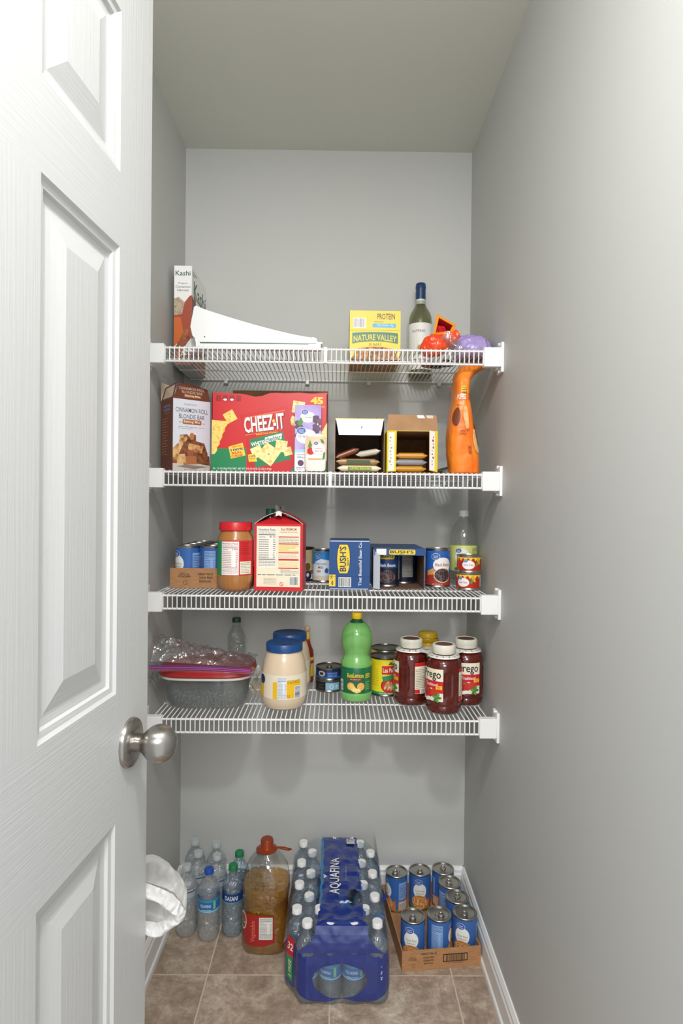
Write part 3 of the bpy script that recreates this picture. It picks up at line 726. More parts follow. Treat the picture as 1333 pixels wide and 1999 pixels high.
    for k in range(4): p.rrect(.01+k*.018, .024+k*.018, .188, .204, .003, mat('#9c1015', .4), 2); p.ell(.017+k*.018, .192, .005, .003, M_WHITE, 3, 10) if 0 < k < 3 else None
    p.emit(mb, on_front(w, d), flat=True)
    q = Print(); q.rect(0, d, 0, .055, G); q.emit(mb, on_left(w, d), flat=True)
    mb.build('carton', t)
    b = MB(); b.box(-w/2+.022, w/2-.001, d/2-.003, d/2-.001, h+.0005, h+.045, M_IN); b.build('back_flap', t, label='plain brown inside of the raised back flap')
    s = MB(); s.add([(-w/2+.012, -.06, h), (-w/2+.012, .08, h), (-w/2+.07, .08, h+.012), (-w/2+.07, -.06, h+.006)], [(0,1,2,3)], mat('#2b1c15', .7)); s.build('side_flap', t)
cheezit()

def grape_boxes():
    gp = noisemat('printed_grapes', ['#3a1a38', '#6b3d68'], 140, .4, kind='vor'); LIL = noisemat('lilac_print', ['#a58bce', '#c4b4e0'], 25, .45)
    w, d = .069, .028
    for i, (h, y, lab) in enumerate(((.175, -.366, 'tall lilac grape drink mix box standing against the cracker carton'),)):
        t = thing('drink_mix_box', lab, 'box', (-.078, -.378, Z2))
        mb = carton(w, d, h, LIL); p = Print()
        p.rect(0, w, 0, .056, mat('#ece9ef', .45)); p.rect(0, w, .05, .058, mat('#a9cdea', .45), 2)
        p.lines(.006, .03, .034, .046, 3, TEXTG, 2); p.ell(.016, .022, .008, .008, gp, 2); p.lines(.004, .03, .004, .012, 2, TEXTG, 2)
        p.ell(.034, .143, .02, .0145, M_WHITE, 2); p.text('Grape', .036, .142, .018, .006, TEXTG, 3); logo(p, .026, .156, .009)
        p.ell(.03, .092, .027, .0195, M_WHITE, 4); p.text('Grape', .022, .092, .026, .009, mat('#8d4a7a', .4), 5); logo(p, .017, .107, .0125, 6)
        for k in range(7): p.ell(.006+.005*(k % 3), .128-.007*(k//2)*1.6, .0062, .0062, gp, 2, 12)
        for k in range(11): p.ell(.058+.006*((k % 3)-1), .142-.0075*(k//2), .0058, .0058, gp, 3, 12)
        p.poly([(.006, .125), (.016, .143), (.022, .13), (.014, .118)], LEAF, 2)
        p.text('6', .06, .125, .004, .007, M_WHITE, 5, bold=.03)
        p.emit(mb, on_front(w, d), flat=True); mb.build('carton', t)
    t = thing('drink_bottle', 'small white and peach drink bottle with a raspberry picture in front of the grape box', 'bottle', (-.057, -.386+.0, Z2))
    t.location = (-.058, -.392+.018-.001-.03+.01, Z2)
    t.location = (-.0575, -.4025+.0, Z2)
    PE = mat('#f3ebe2', .35); PH = mat('#f4c9a6', .4)
    a, b = .028, .0085
    def ring(z, s): return [(a*s*math.copysign(abs(cos(q))**.7, cos(q)), b*s*math.copysign(abs(sin(q))**.7, sin(q)), z) for q in [2*pi*k/28 for k in range(28)]]
    mb = MB().loft([ring(0, .82), ring(.006, .97), ring(.03, 1), ring(.07, 1), ring(.086, .9), ring(.094, .7), ring(.098, .45)], PE)
    p = Print(); sc = .049
    p.rect(.004, .052, .045, .09, PH, 1)
    p.poly([(.008, .062), (.014, .082), (.02, .066), (.014, .06)], LEAF, 2); p.ell(.016, .052, .009, .0095, RED, 3); p.ell(.036, .058, .0165, .0155, M_WHITE, 4, 24)
    p.text('Raspberry', .037, .0585, .02, .0045, RED, 5, bold=.02); p.text('Black Tea', .037, .0525, .02, .0045, RED, 5, bold=.02); logo(p, .03, .072, .006, 6)
    p.poly([(.04, .084), (.048, .082), (.052, .072), (.044, .074)], LEAF, 5); p.poly([(.046, .03), (.05, .05), (.054, .048), (.052, .032)], LEAF, 5); p.rect(.01, .045, .03, .033, mat('#e29a5a', .4), 3)
    p.emit(mb, lambda u, v, q: (u-a, -b*max(1-abs((u-a)/a)**3.2, .02)**(1/2.6)-q*1.2-.0004, v), .005)
    mb.build('body', t)
grape_boxes()

def open_cartons():
    NVG = mat('#3f7a36', .45); foil = mat('#b9aa98', .32)
    def shell(w, d, h, outm, inm, rim):
        m = MB(); T = .0012
        m.box(-w/2, -w/2+T, -d/2, d/2, 0, h, outm); m.box(w/2-T, w/2, -d/2, d/2, 0, h, outm)
        m.box(-w/2+T, w/2-T, -d/2, d/2, 0, T, inm); m.box(-w/2+T, w/2-T, -d/2, d/2, h-T, h, outm); m.box(-w/2+T, w/2-T, d/2-T, d/2, T, h-T, inm)
        m.box(-w/2+T, -w/2+T*1.4, -d/2+.0005, d/2-T, T, h-T, inm); m.box(w/2-T*1.4, w/2-T, -d/2+.0005, d/2-T, T, h-T, inm); m.box(-w/2+T, w/2-T, -d/2+.0005, d/2-T, h-T*1.4, h-T, inm)
        m.box(-w/2, -w/2+T, -d/2-.0004, -d/2, 0, h, rim); m.box(w/2-T, w/2, -d/2-.0004, -d/2, 0, h, rim)
        return m
    w, d, h = .133, .2, .143
    t = thing('snack_bar_carton', 'opened bar carton with white flap hanging over its front, bars inside', 'box', (.059, -.275, Z2))
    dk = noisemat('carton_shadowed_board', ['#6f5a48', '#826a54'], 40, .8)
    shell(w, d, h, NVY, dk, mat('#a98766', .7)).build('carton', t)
    f = MB(); f.add([(-w/2+.003, -d/2-.0006, h-.001), (w/2-.003, -d/2-.0006, h-.001), (w/2-.011, -d/2-.012, h-.045), (-w/2+.011, -d/2-.012, h-.045)], [(0,1,2,3)], mat('#eceef0', .5))
    f.add([(-w/2+.003, -d/2+.0004, h-.001), (w/2-.003, -d/2+.0004, h-.001), (w/2-.011, -d/2-.011, h-.045), (-w/2+.011, -d/2-.011, h-.045)], [(3,2,1,0)], NVY)
    f.add([(-w/2+.002, -d/2-.001, h-.004), (w/2-.002, -d/2-.001, h-.004), (w/2-.002, -d/2-.0005, h+.0006), (-w/2+.002, -d/2-.0005, h+.0006)], [(0,1,2,3)], NVY)
    f.ell = None; f.add([(.005+.002*cos(a), -d/2-.0075, h-.024+.0035*sin(a)) for a in [k*pi/4 for k in range(8)]], [tuple(range(8))], mat('#7a7a7a', .5))
    f.build('front_flap', t, label='white tapered flap')
    # bars
    def bar(loc, rx, rz, cols, lab, L=.118, txt=None):
        b = thing('granola_bar', lab, 'bar', loc, rz, 'bars inside the opened cartons')
        b.rotation_euler = (0, radians(rx), radians(rz))
        M_ = mat(cols[0], .3)
        def fn(u, v):
            x = -L/2+L*u; e = min(u, 1-u)*L; th = .009 if e > .012 else .0012+.0078*(e/.012)
            a = 2*pi*v; yy = .017*math.copysign(abs(cos(a))**.6, cos(a)); zz = th*math.copysign(abs(sin(a))**.6, sin(a))+.0095
            return (x, yy, max(zz, .001) + .0008*sin(u*60)*(e < .012))
        mb = MB().grid(fn, 26, 16, M_); mb.build('wrapper', b)
        if len(cols) > 1:
            s = MB(); s.box(-L*.26, L*.28, -.0188, -.0182, .005, .0135, mat(cols[1], .4))
            if txt:
                q = Print(); q.text(txt, L*.02, .0092, L*.46, .0058, NVY, 2, rot=180 if cols[2:] else 0, bold=.02); q.emit(s, lambda u, v, n: (u, -.0188-n, v), flat=True)
            s.build('band', b, label='printed green band')
    X, Y, Z = t.location
    bar((X, Y-.075, Z+.0015), 0, 0, ('#e3d2b0', '#5f9a35', 'r'), 'cream wrapped bar lying lowest at the mouth of the carton with the white flap', txt='NATURE VALLEY')
    bar((X-.004, Y-.073, Z+.0195), 0, 1, ('#a07a4e', '#2c4a22'), 'tan wrapped bar lying on the cream bar in the carton with the white flap')
    bar((X-.030, Y-.055, Z+.044), -22, 6, ('#7c3f1e',), 'brown foil bar propped on the left inside the carton with the white flap', .07)
    bar((X+.028, Y-.05, Z+.046), -10, -6, ('#cfc4b4',), 'silver and orange bar propped on the right inside the carton with the white flap', .068)
    bar((X-.018, Y+.02, Z+.0015), 0, 20, ('#4c4538',), 'dark bar lying deep inside the carton with the white flap', .09)
    # right carton
    w2, d2, h2 = .135, .2, .112
    t = thing('snack_bar_carton', 'opened yellow carton with its brown top flap pushed up beside the orange bag', 'box', (.199, -.279, Z2))
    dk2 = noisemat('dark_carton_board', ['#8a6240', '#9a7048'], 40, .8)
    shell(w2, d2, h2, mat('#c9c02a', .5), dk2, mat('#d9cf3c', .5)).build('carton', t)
    BRN = noisemat('brown_board', ['#a27a55', '#b08660'], 25, .8)
    f = MB(); A = [(-w2/2, -d2/2, h2), (w2/2, -d2/2, h2-.002), (w2/2-.002, -d2/2+.012, h2+.043), (-w2/2+.004, -d2/2+.012, h2+.045)]
    f.add(A, [(0,1,2,3)], BRN); f.add([(x, y+.001, z) for x, y, z in A], [(3,2,1,0)], NVY)
    nv = Vector((0, .012, .044)).normalized(); nn = Vector((0, -.044, .012)).normalized()
    q = Print(); q.poly([(.083, .036), (.08, .0445), (.098, .0445), (.102, .036)], M_WHITE, 1); q.poly([(.108, .036), (.105, .0445), (.124, .0445), (.124, .036)], mat('#cfc0ae', .6), 1)
    q.emit(f, lambda u, v, n: tuple(Vector((-w2/2+u, -d2/2, h2))+nv*v+nn*(n+.0003)), flat=True); f.build('top_flap', t, label='plain brown inside of the raised top flap')
    for s, xx in ((-1, .024), (1, .023)):
        g = MB(); x0 = s*w2/2; x1 = s*(w2/2-xx)
        Fp = [(x0, -d2/2-.001, .002), (x1, -d2/2-.010, .006 if s > 0 else .003), (x1-s*.001, -d2/2-.010, h2-.002), (x0, -d2/2-.001, h2-.001)]
        g.add(Fp, [(0,1,2,3)], NVY)
        q = Print(); ww = xx-.001
        if s > 0: q.rect(.0, ww-.006, .004, h2-.004, mat('#efe6ea', .5), 1)
        else: q.rect(.004, ww-.002, .004, h2-.006, mat('#e6ebe2', .5), 1)
        rd = random.Random(3+s)
        for k in range(9): yy = .02+k*.009; cx = ww*.45+rd.uniform(-.002, .002); q.ell(cx, yy, rd.uniform(.0012, .003), rd.uniform(.001, .004), [mat('#6a4a8a', .5), LEAF, mat('#7a5a3a', .5), DRED][k % 4] if s > 0 else mat('#b9a06a', .5), 2, 8)
        p0, p1, p3 = Vector(Fp[0 if s < 0 else 1]), Vector(Fp[1 if s < 0 else 0]), Vector(Fp[3])
        U = (p1-p0).normalized(); q.emit(g, lambda u, v, n: tuple(p0+U*u+Vector((0, -n-.0006, v-.002))), flat=True)
        g.build('side_flap', t, label='yellow edged printed side flap')
    X, Y, Z = t.location
    bar((X-.004, Y-.07, Z+.0015), 0, 0, ('#c58a1c',), 'orange wrapped bar lying lowest in the carton with the brown flap', .088)
    bar((X-.002, Y-.062, Z+.020), 0, 2, ('#8d8a92',), 'grey silver bar lying on the orange bar in the carton with the brown flap', .09)
    bar((X+.002, Y-.055, Z+.0385), 0, -3, ('#c8891a',), 'orange wrapped bar lying topmost in the carton with the brown flap', .088)
    # dark lid of a jar behind
    t = thing('jar', 'dark lidded jar standing behind the carton with the brown flap', 'jar', (.208, -.125, Z2))
    MB().lathe([(.001, 0), (.038, 0), (.041, .005), (.041, .135), (.037, .145), (.037, .149)], mat('#5a2a1c', .2), 32).build('body', t)
    MB().lathe([(.0385, .1495), (.0385, .1645), (.0375, .167), (.001, .1665)], mat('#33221c', .3, .6), 36).build('lid', t)
    t = thing('snack_pouch', 'brown foil pouch with torn pointed edges standing behind the carton with the white flap', 'bag', (.085, -.13, Z2))
    m = mat('#6b5d50', .35, .3)
    pts = [(-.03, 0), (.03, 0), (.034, .10), (.034, .185), (.026, .165), (.016, .158), (.01, .155), (-.004, .168), (-.01, .180), (-.014, .163), (-.022, .185), (-.03, .165), (-.034, .1)]
    MB().prism(pts, -.004, .004, m).build('body', t, bevel=.001)
open_cartons()

def reese():
    t = thing('candy_pouch', 'tall orange candy pouch standing at the right end of the second shelf', 'bag', (.343, -.35, Z2))
    O = noisemat('orange_foil', ['#f0761a', '#f58a2a', '#ee6f16'], 10, .3, bump=.15)
    s = 1.64/1189
    lv = [(0, 873, 928, .042), (.003, 872, 929, .044), (.057, 867, 928, .048), (.112, 867, 920, .05), (.165, 872, 912, .052), (.208, 878, 907, .054), (.25, 880, 910, .055), (.275, 884, 922, .05), (.292, 893, 944, .04)]
    lv = [(z, ((a+b)/2-901)*s, (b-a)/2*s, ry) for z, a, b, ry in lv]
    K = interp([(cx, (.0 if z < .2 else (z-.2)*.25), z, rx, ry) for z, cx, rx, ry in lv], 70)
    blob('body', t, K, O, 64, .0013, 34, 8, pinch=.62)
    def surf(xf, z, n):      # front surface point for artwork: xf in -1..1 of the width
        for a, b in zip(K[:-1], K[1:]):
            if a[2] <= z <= b[2]: f = (z-a[2])/(b[2]-a[2]); cx, cy, _, rx, ry = [p+(q-p)*f for p, q in zip(a, b)]; break
        else: cx, cy, _, rx, ry = K[-1]
        x = rx*xf; yy = -ry*max(1-min(abs(xf), .98)**3.2, .0)**(1/3.2)
        return (cx+x, cy+yy-n-.0025, z)
    m = MB(); q = Print()
    q.text("Reese's", .0, .225, .9, .03, M_INK, 2, bold=.05, shear=.15); q.text("Reese's", -.02, .226, .86, .028, YEL, 3, bold=.02, shear=.15)
    q.text('POPPED', -.3, .2, 1.0, .014, M_WHITE, 2, bold=.04); q.text('SNACK', .55, .206, .55, .008, DRED, 2); q.text('MIX', .55, .196, .5, .008, DRED, 2)
    q.text('NET WT', -.45, .178, .5, .005, DRED, 2)
    q.ell(-.62, .148, .3, .024, mat('#7a3a1e', .4), 2)
    nut = noisemat('printed_peanut', ['#d9a266', '#efc48c'], 80, .5)
    q.ell(.15, .155, .22, .022, nut, 3); q.ell(.22, .135, .2, .02, nut, 3)
    q.text('sweet &', .0, .112, .6, .006, DRED, 2); q.text('salty', -.1, .103, .5, .008, DRED, 2)
    q.bars(.15, .35, .05, .075, DRED, 2, 8, False, False)
    q.ell(.75, .085, .2, .032, nut, 3); q.ell(.93, .1, .1, .035, mat('#7a3a1e', .4), 4)
    q.emit(m, lambda u, v, n: surf(u, v, n), .35 if False else .06); m.build('printing', t)
    k = MB(); k.tube([surf(.40, .004+.27*i/20, .0005) for i in range(21)], .0014, O, 6); k.build('seam', t)
    # small dark packet behind
    t = thing('snack_pouch', 'flat dark green packet lying behind the orange candy pouch', 'bag', (.34, -.2, Z2), 8)
    blob('body', t, interp([(0,0,0,.06,.05), (0,0,.006,.066,.055), (0,0,.018,.06,.05), (.005,0,.028,.035,.03), (.005,0,.031,.01,.01)], 10), mat('#2c4034', .3), 24, .006, 30, 5)
    t = thing('snack_pouch', 'grey crumpled packet lying left of the orange candy pouch', 'bag', (.312, -.30, Z2), -8)
    blob('body', t, interp([(0,0,0,.022,.03), (0,0,.004,.024,.035), (0,0,.012,.02,.03), (.0,0,.018,.008,.01)], 8), mat('#77736d', .35), 20, .003, 50, 2)
reese()

# ================================================================ cans
def can(name, label, cat, loc, r, h, art, rz=0, group=None, band=None, ring=True, topm=None, labz=(.006, .006)):
    t = thing(name, label, cat, loc, rz, group); tm = topm or M_TIN
    MB().lathe([(.001, .002), (r-.003, .002), (r-.0025, 0), (r-.0002, 0), (r+.0006, .0012), (r+.0004, .003), (r-.0012, .005), (r-.0012, h-.005), (r+.0004, h-.003), (r+.0006, h-.001), (r-.0002, h), (r-.0022, h), (r-.003, h-.003), (r-.006, h-.0035), (r-.008, h-.0025), (r-.0095, h-.0035), (.001, h-.0035)], tm, 44).build('body', t)
    lb = MB(); lz0, lz1 = labz
    lb.lathe([(r-.0009, lz0), (r-.0005, lz0+.0003), (r-.0005, h-lz1-.0003), (r-.0009, h-lz1)], band or GVB, 44, close=False)
    p = Print(); art(p, r, h); p.emit(lb, on_cyl(r-.0005), .006); lb.build('label', t)
    if ring:
        k = MB(); zz = h-.0018
        k.tube([(.0085*cos(a), -.005+.0085*sin(a)*1.0, zz) for a in [2*pi*i/16 for i in range(16)]], .0012, tm, 6, True)
        k.lathe([(.0001, zz-.001), (.004, zz-.001), (.004, zz+.001), (.0001, zz+.001)], tm, 12, cx=0, cy=.006); k.build('pull_tab', t)
    return t
CHK = noisemat('printed_chickpeas', ['#8a4c1e', '#d08a48', '#e9b57a'], 170, .45, kind='vor'); BEAN = noisemat('printed_black_beans', ['#120c0e', '#3c2a2c', '#6a5657'], 190, .4, kind='vor')
def art_chick(side=0):
    def f(p, r, h):
        # repeated around : front panel, then facts panel
        p.rect(-pi*r*.98, pi*r*.98, .0063, .012, mat('#4c8a3a', .5), 1)
        for a in (0, pi):
            c = (a if a < 3 else -pi)*r
            for cc in ((c,) if a == 0 else (pi*r*.98,)):
                pass
        p.ell(0, h*.56, .021, .024, M_WHITE, 2); p.text('Chick Peas', 0, h*.56, .03, .006, LEAF, 3); p.text('Garbanzos', 0, h*.49, .024, .0045, TEXTG, 3)
        logo(p, -.004, h*.80, .012, 4)
        p.ell(.0, h*.25, .026, .022, CHK, 3)
        p.poly([(.02, .006), (.022, h*.3), (.034, h*.32), (.036, .006)], mat('#c9783c', .5), 2)
        p.facts(-.072, -.040, .014, h-.014, NAVY, SKY, 2)
        p.rect(.045, .075, .04, h-.02, SKY, 2); p.lines(.047, .073, .045, h-.025, 9, NAVY, 3, .35, 4); p.bars(.05, .07, .014, .03, n=10)
        p.poly([(.044, .006), (.044, .036), (.108, .036), (.108, .006)], mat('#dba07a', .5), 1)
    return f
chick = None
def chick_can(loc, rz, label, group, r=.0345, h=.113):
    global chick
    if chick is None or chick['r'] != r:
        chick = can('food_can', label, 'can', loc, r, h, art_chick(), rz, group); chick['r'] = r; return chick
    return copy_tree(chick, loc, label, rz, group)
def tray(label, loc, rz, w, d, h, texts, lip=.004):
    t = thing('cardboard_tray', label, 'tray', loc, rz); T = .003; m = MB()
    m.box(-w/2, w/2, 0, d, 0, T, M_CARD); m.box(-w/2, w/2, 0, T, T, h, M_CARD); m.box(-w/2, w/2, d-T, d, T, h, M_CARD)
    m.box(-w/2, -w/2+T, T, d-T, T, h, M_CARD); m.box(w/2-T, w/2, T, d-T, T, h, M_CARD)
    p = Print(); texts(p, w, h); p.emit(m, lambda u, v, n: (-w/2+u, -n-.0002, v), flat=True)
    m.build('tray', t); return t
# shelf 3 tray
BK = mat('#2d211a', .7)
def tx3(p, w, h):
    p.text('12/15.5 oz', .040, .040, .026, .006, BK, bold=.02); p.text('GTR NO.00000', .040, .032, .034, .006, BK, bold=.02)
    for q in ((.038, .048, .010, .0108), (.038, .048, .0192, .02), (.038, .0388, .01, .02), (.0472, .048, .01, .02)): p.rect(*q, BK)
    p.text('GREAT VALUE', .099, .039, .042, .0065, BK, bold=.03); p.text('CHICK PEAS', .099, .029, .038, .0065, BK, bold=.03); p.text('BILINGUAL', .099, .019, .034, .0065, BK, bold=.03)
tray('brown cardboard tray printed chick peas holding cans on the third shelf', (-.3515, -.297, Z3), 0, .224, .290, .055, tx3)
rots = {(0,0): -40, (1,0): 52}
rown = ['front', 'second', 'third', 'rear']
for r_ in range(4):
    for c_ in range(2):
        chick_can((-.4235+.0715*c_, -.2585+.0715*r_-.0, Z3+.0035), rots.get((r_, c_), 37*r_+90*c_),
                  'blue chick pea can in the shelf tray, %s row, %s column' % (rown[r_], ['left', 'right'][c_]), 'chick pea cans in the shelf tray')
# floor tray
def txf(p, w, h):
    p.text('12/15.5 oz', .030, .036, .018, .0045, BK); p.text('GTR NO.00000', .030, .030, .024, .0045, BK)
    for q in ((.028, .037, .010, .0107), (.028, .037, .0183, .019), (.028, .0287, .01, .019), (.0363, .037, .01, .019)): p.rect(*q, BK)
    p.text('GREAT VALUE', .075, .045, .046, .006, BK, bold=.02)
    p.text('CHICK PEAS', .075, .034, .03, .005, BK, bold=.02); p.text('GARBANZOS', .075, .026, .03, .005, BK, bold=.02); p.text('BILINGUAL', .075, .018, .026, .005, BK, bold=.02)
    p.rect(.116, .186, .018, .040, BK, 1); p.rect(.1185, .1835, .0205, .0375, mat('#b48860', .7), 2); p.bars(.124, .178, .0205, .0375, BK, 3, 34, True, False)
    p.text('1 00 78742 37003 2', .151, .0145, .05, .003, BK)
tray('brown cardboard tray on the floor in the right corner holding eight cans', (.303, -.3245, .0005), 6.3, .224, .300, .055, txf)
U = Vector((.0755, .0082)); V = Vector((-.0085, .0705)); O2 = Vector((.2285, -.2775))
for (a, b, rz, lab) in ((0,0,-22,'front left'), (1,0,70,'front middle'), (2,0,-30,'front right'), (2,1,150,'right side, second from the front'), (2,2,200,'right side, third from the front'),
                   (2,3,170,'back right corner'), (1,3,-14,'back middle'), (0,3,-75,'back left corner')):
    q = O2+U*a+V*b
    chick_can((q.x, q.y, .0042), rz+6, 'blue chick pea can in the floor tray, '+lab, 'chick pea cans in the floor tray')

# ================================================================ THIRD SHELF
def peanut_butter():
    t = thing('peanut_butter_jar', 'large peanut butter jar with a red lid on the third shelf', 'jar', (-.2755, -.333, Z3))
    pb = mat('#b0743c', .25, 0, .5); R = .0485
    pr = [(.001, .003), (.03, .0), (.037, .004), (.042, .014), (R-.001, .036), (R, .044), (R, .138), (R-.002, .148), (R-.008, .160), (.040, .163)]
    rib = lambda a, z: 1+(.012*sin(a*22) if .006 < z < .037 else 0)
    MB().lathe(pr[:1]+[(.032, .001), (.038, .005), (.0415, .012), (.044, .02), (.0465, .028), (R-.001, .036)]+pr[5:], pb, 88, rf=rib).build('body', t, label='tan peanut butter filled body')
    MB().lathe([(.0425, .163), (.0445, .1645), (.0445, .183), (.043, .186), (.001, .186)], mat('#d2202a', .35), 60, rf=lambda a, z: 1+.006*(int(a*20) % 2)*(z < .18)).build('lid', t)
    lb = MB(); lb.lathe([(R+.0003, .0445), (R+.0006, .0448), (R+.0006, .1375), (R+.0003, .1378)], RED, 60, close=False)
    p = Print(); p.rect(-.075, -.030, .0448, .1375, GREEN, 1)
    p.facts(-.032, .017, .046, .135, mat('#b8343a', .5), M_WHITE, 2, '190')
    p.lines(.02, .05, .1, .134, 7, DRED, 2, .25, 4); p.rect(.020, .055, .048, .082, CREAM, 2); p.lines(.022, .05, .05, .08, 7, TEXTG, 3, .25, 9)
    p.emit(lb, on_cyl(R+.0006), .006); lb.build('label', t)
peanut_butter()

def potato_box():
    w, d, h = .132, .085, .182
    t = thing('potato_flakes_box', 'red gable topped mashed potato carton showing its back panel on the third shelf', 'box', (-.155, -.300, Z3), -3)
    RR = mat('#d3272c', .4); m = MB()
    m.box(-w/2, w/2, -d/2, d/2, 0, h, RR)
    p = Print(); x0, x1, y0, y1 = .006, w-.007, .011, h-.006
    p.rect(x0, x1, y0, y1, CREAM)
    BG = mat('#f3eee2', .5)
    p.facts(x0+.003, x0+.054, .062, y1-.003, M_INK, BG, 2, '80  150')
    X = x0+.060; E = x1-.004
    p.text('Real PREMIUM', (X+E)/2, y1-.008, .042, .007, mat('#b0533e', .5), 2, bold=.02); p.text('MASHED POTATOES', (X+E)/2, y1-.016, .048, .003, mat('#b0533e', .5), 2)
    for k, yy in enumerate((.146, .127, .103, .083, .061)): p.rect(X, E, yy, yy+(.0025 if k != 3 else .0045), RR, 2)
    p.lines(X, E, .131, .144, 3, TEXTG, 2, .2, 3); p.lines(X, E, .107, .125, 5, YEL, 2, .5, 5, False); p.lines(X, E, .089, .1, 3, mat('#c98a7a', .5), 2, .2, 6); p.lines(X, E, .066, .081, 4, YEL, 2, .3, 5); p.lines(X+.006, E, .048, .059, 3, TEXTG, 2, .25, 15)
    p.lines(x0+.004, E, .041, .047, 1, TEXTG, 2, .3, 2); p.lines(x0+.02, x0+.055, .017, .036, 5, mat('#a06a60', .5), 2, .2, 7)
    p.bars(w-.034, w-.011, .017, .038, n=16)
    p.ell(.075, .019, .0055, .0055, RR, 2); p.ell(.075, .019, .0042, .0042, CREAM, 3); p.poly([(.0712, .0222), (.0722, .0232), (.0788, .0158), (.0778, .0148)], RR, 4)
    p.emit(m, on_front(w, d), flat=True); m.build('carton', t)
    # gable: ridge runs front to back, end faces fold inwards
    n = 12; arch = [(-w/2+w*i/n, h+.032*(1-abs(2*i/n-1)**1.7)) for i in range(n+1)]
    g = MB(); yf, yb = -d/2, d/2
    g.add([(x, yf, z) for x, z in arch]+[(x, yb, z) for x, z in arch], [(i, i+1, n+2+i, n+1+i) for i in range(n)], RR, True)
    g.add([(x, yf+.0006, z-.0016) for x, z in arch]+[(x, yb, z-.0016) for x, z in arch], [(i, i+1, n+2+i, n+1+i) for i in range(n)], mat('#8f1518', .5), True)
    g.add([(-w/2, yf, h), (w/2, yf, h), (0, yf+.03, h+.026)], [(0,1,2)], mat('#c4222a', .4)); g.add([(-w/2, yb, h), (w/2, yb, h), (0, yb-.03, h+.026)], [(0,1,2)], RR)
    g.tube([(x, yf, z) for x, z in arch], .0007, CREAM, 5)
    g.build('gable_top', t)
    c = MB(); S = mat('#c9c7c4', .3, .4)
    for s in (-1, 1):
        c.grid(lambda u, v: (s*(.0015+.007*v*v)+.002*sin(6*u+s)*v, yf-.002+.07*u, h+.026+.026*v*(1-.25*sin(5*u+s)**2)), 12, 4, S)
    c.grid(lambda u, v: (-.008+.016*u, yf-.003, h+.024+.012*v-.006*abs(u-.5)), 4, 3, mat('#e6e3df', .4)); c.build('crimped_liner', t, label='silver crimped liner ends')
potato_box()
def behind_potato():
    t = thing('soda_bottle', 'dark green capped bottle mostly hidden behind the red potato carton', 'bottle', (-.196, -.20, Z3))
    MB().lathe([(.001, 0), (.028, 0), (.03, .004), (.03, .14), (.012, .195), (.011, .202)], clearmat('green_glass', '#4d8a66', body=.2, bodycol='#16402a'), 28).build('body', t)
    MB().lathe([(.0135, .202), (.0135, .222), (.012, .2235), (.001, .2235)], mat('#0f5a45', .4), 24).build('cap', t)
    t = thing('utility_lighter', 'black stick with a red band leaning behind the red potato carton', 'lighter', (-.105, -.2, Z3))
    m = MB(); P0 = Vector((.0, .115, .1125)); P1 = Vector((-.060, -.04, .222)); D = P1-P0
    m.tube([P0, P0+D*.82], .006, M_INK, 10); m.tube([P0+D*.9, P1], .0075, M_INK, 10); m.build('handle', t)
    MB().tube([P0+D*.82, P0+D*.9], .0072, RED, 10).build('band', t, label='red band')
behind_potato()
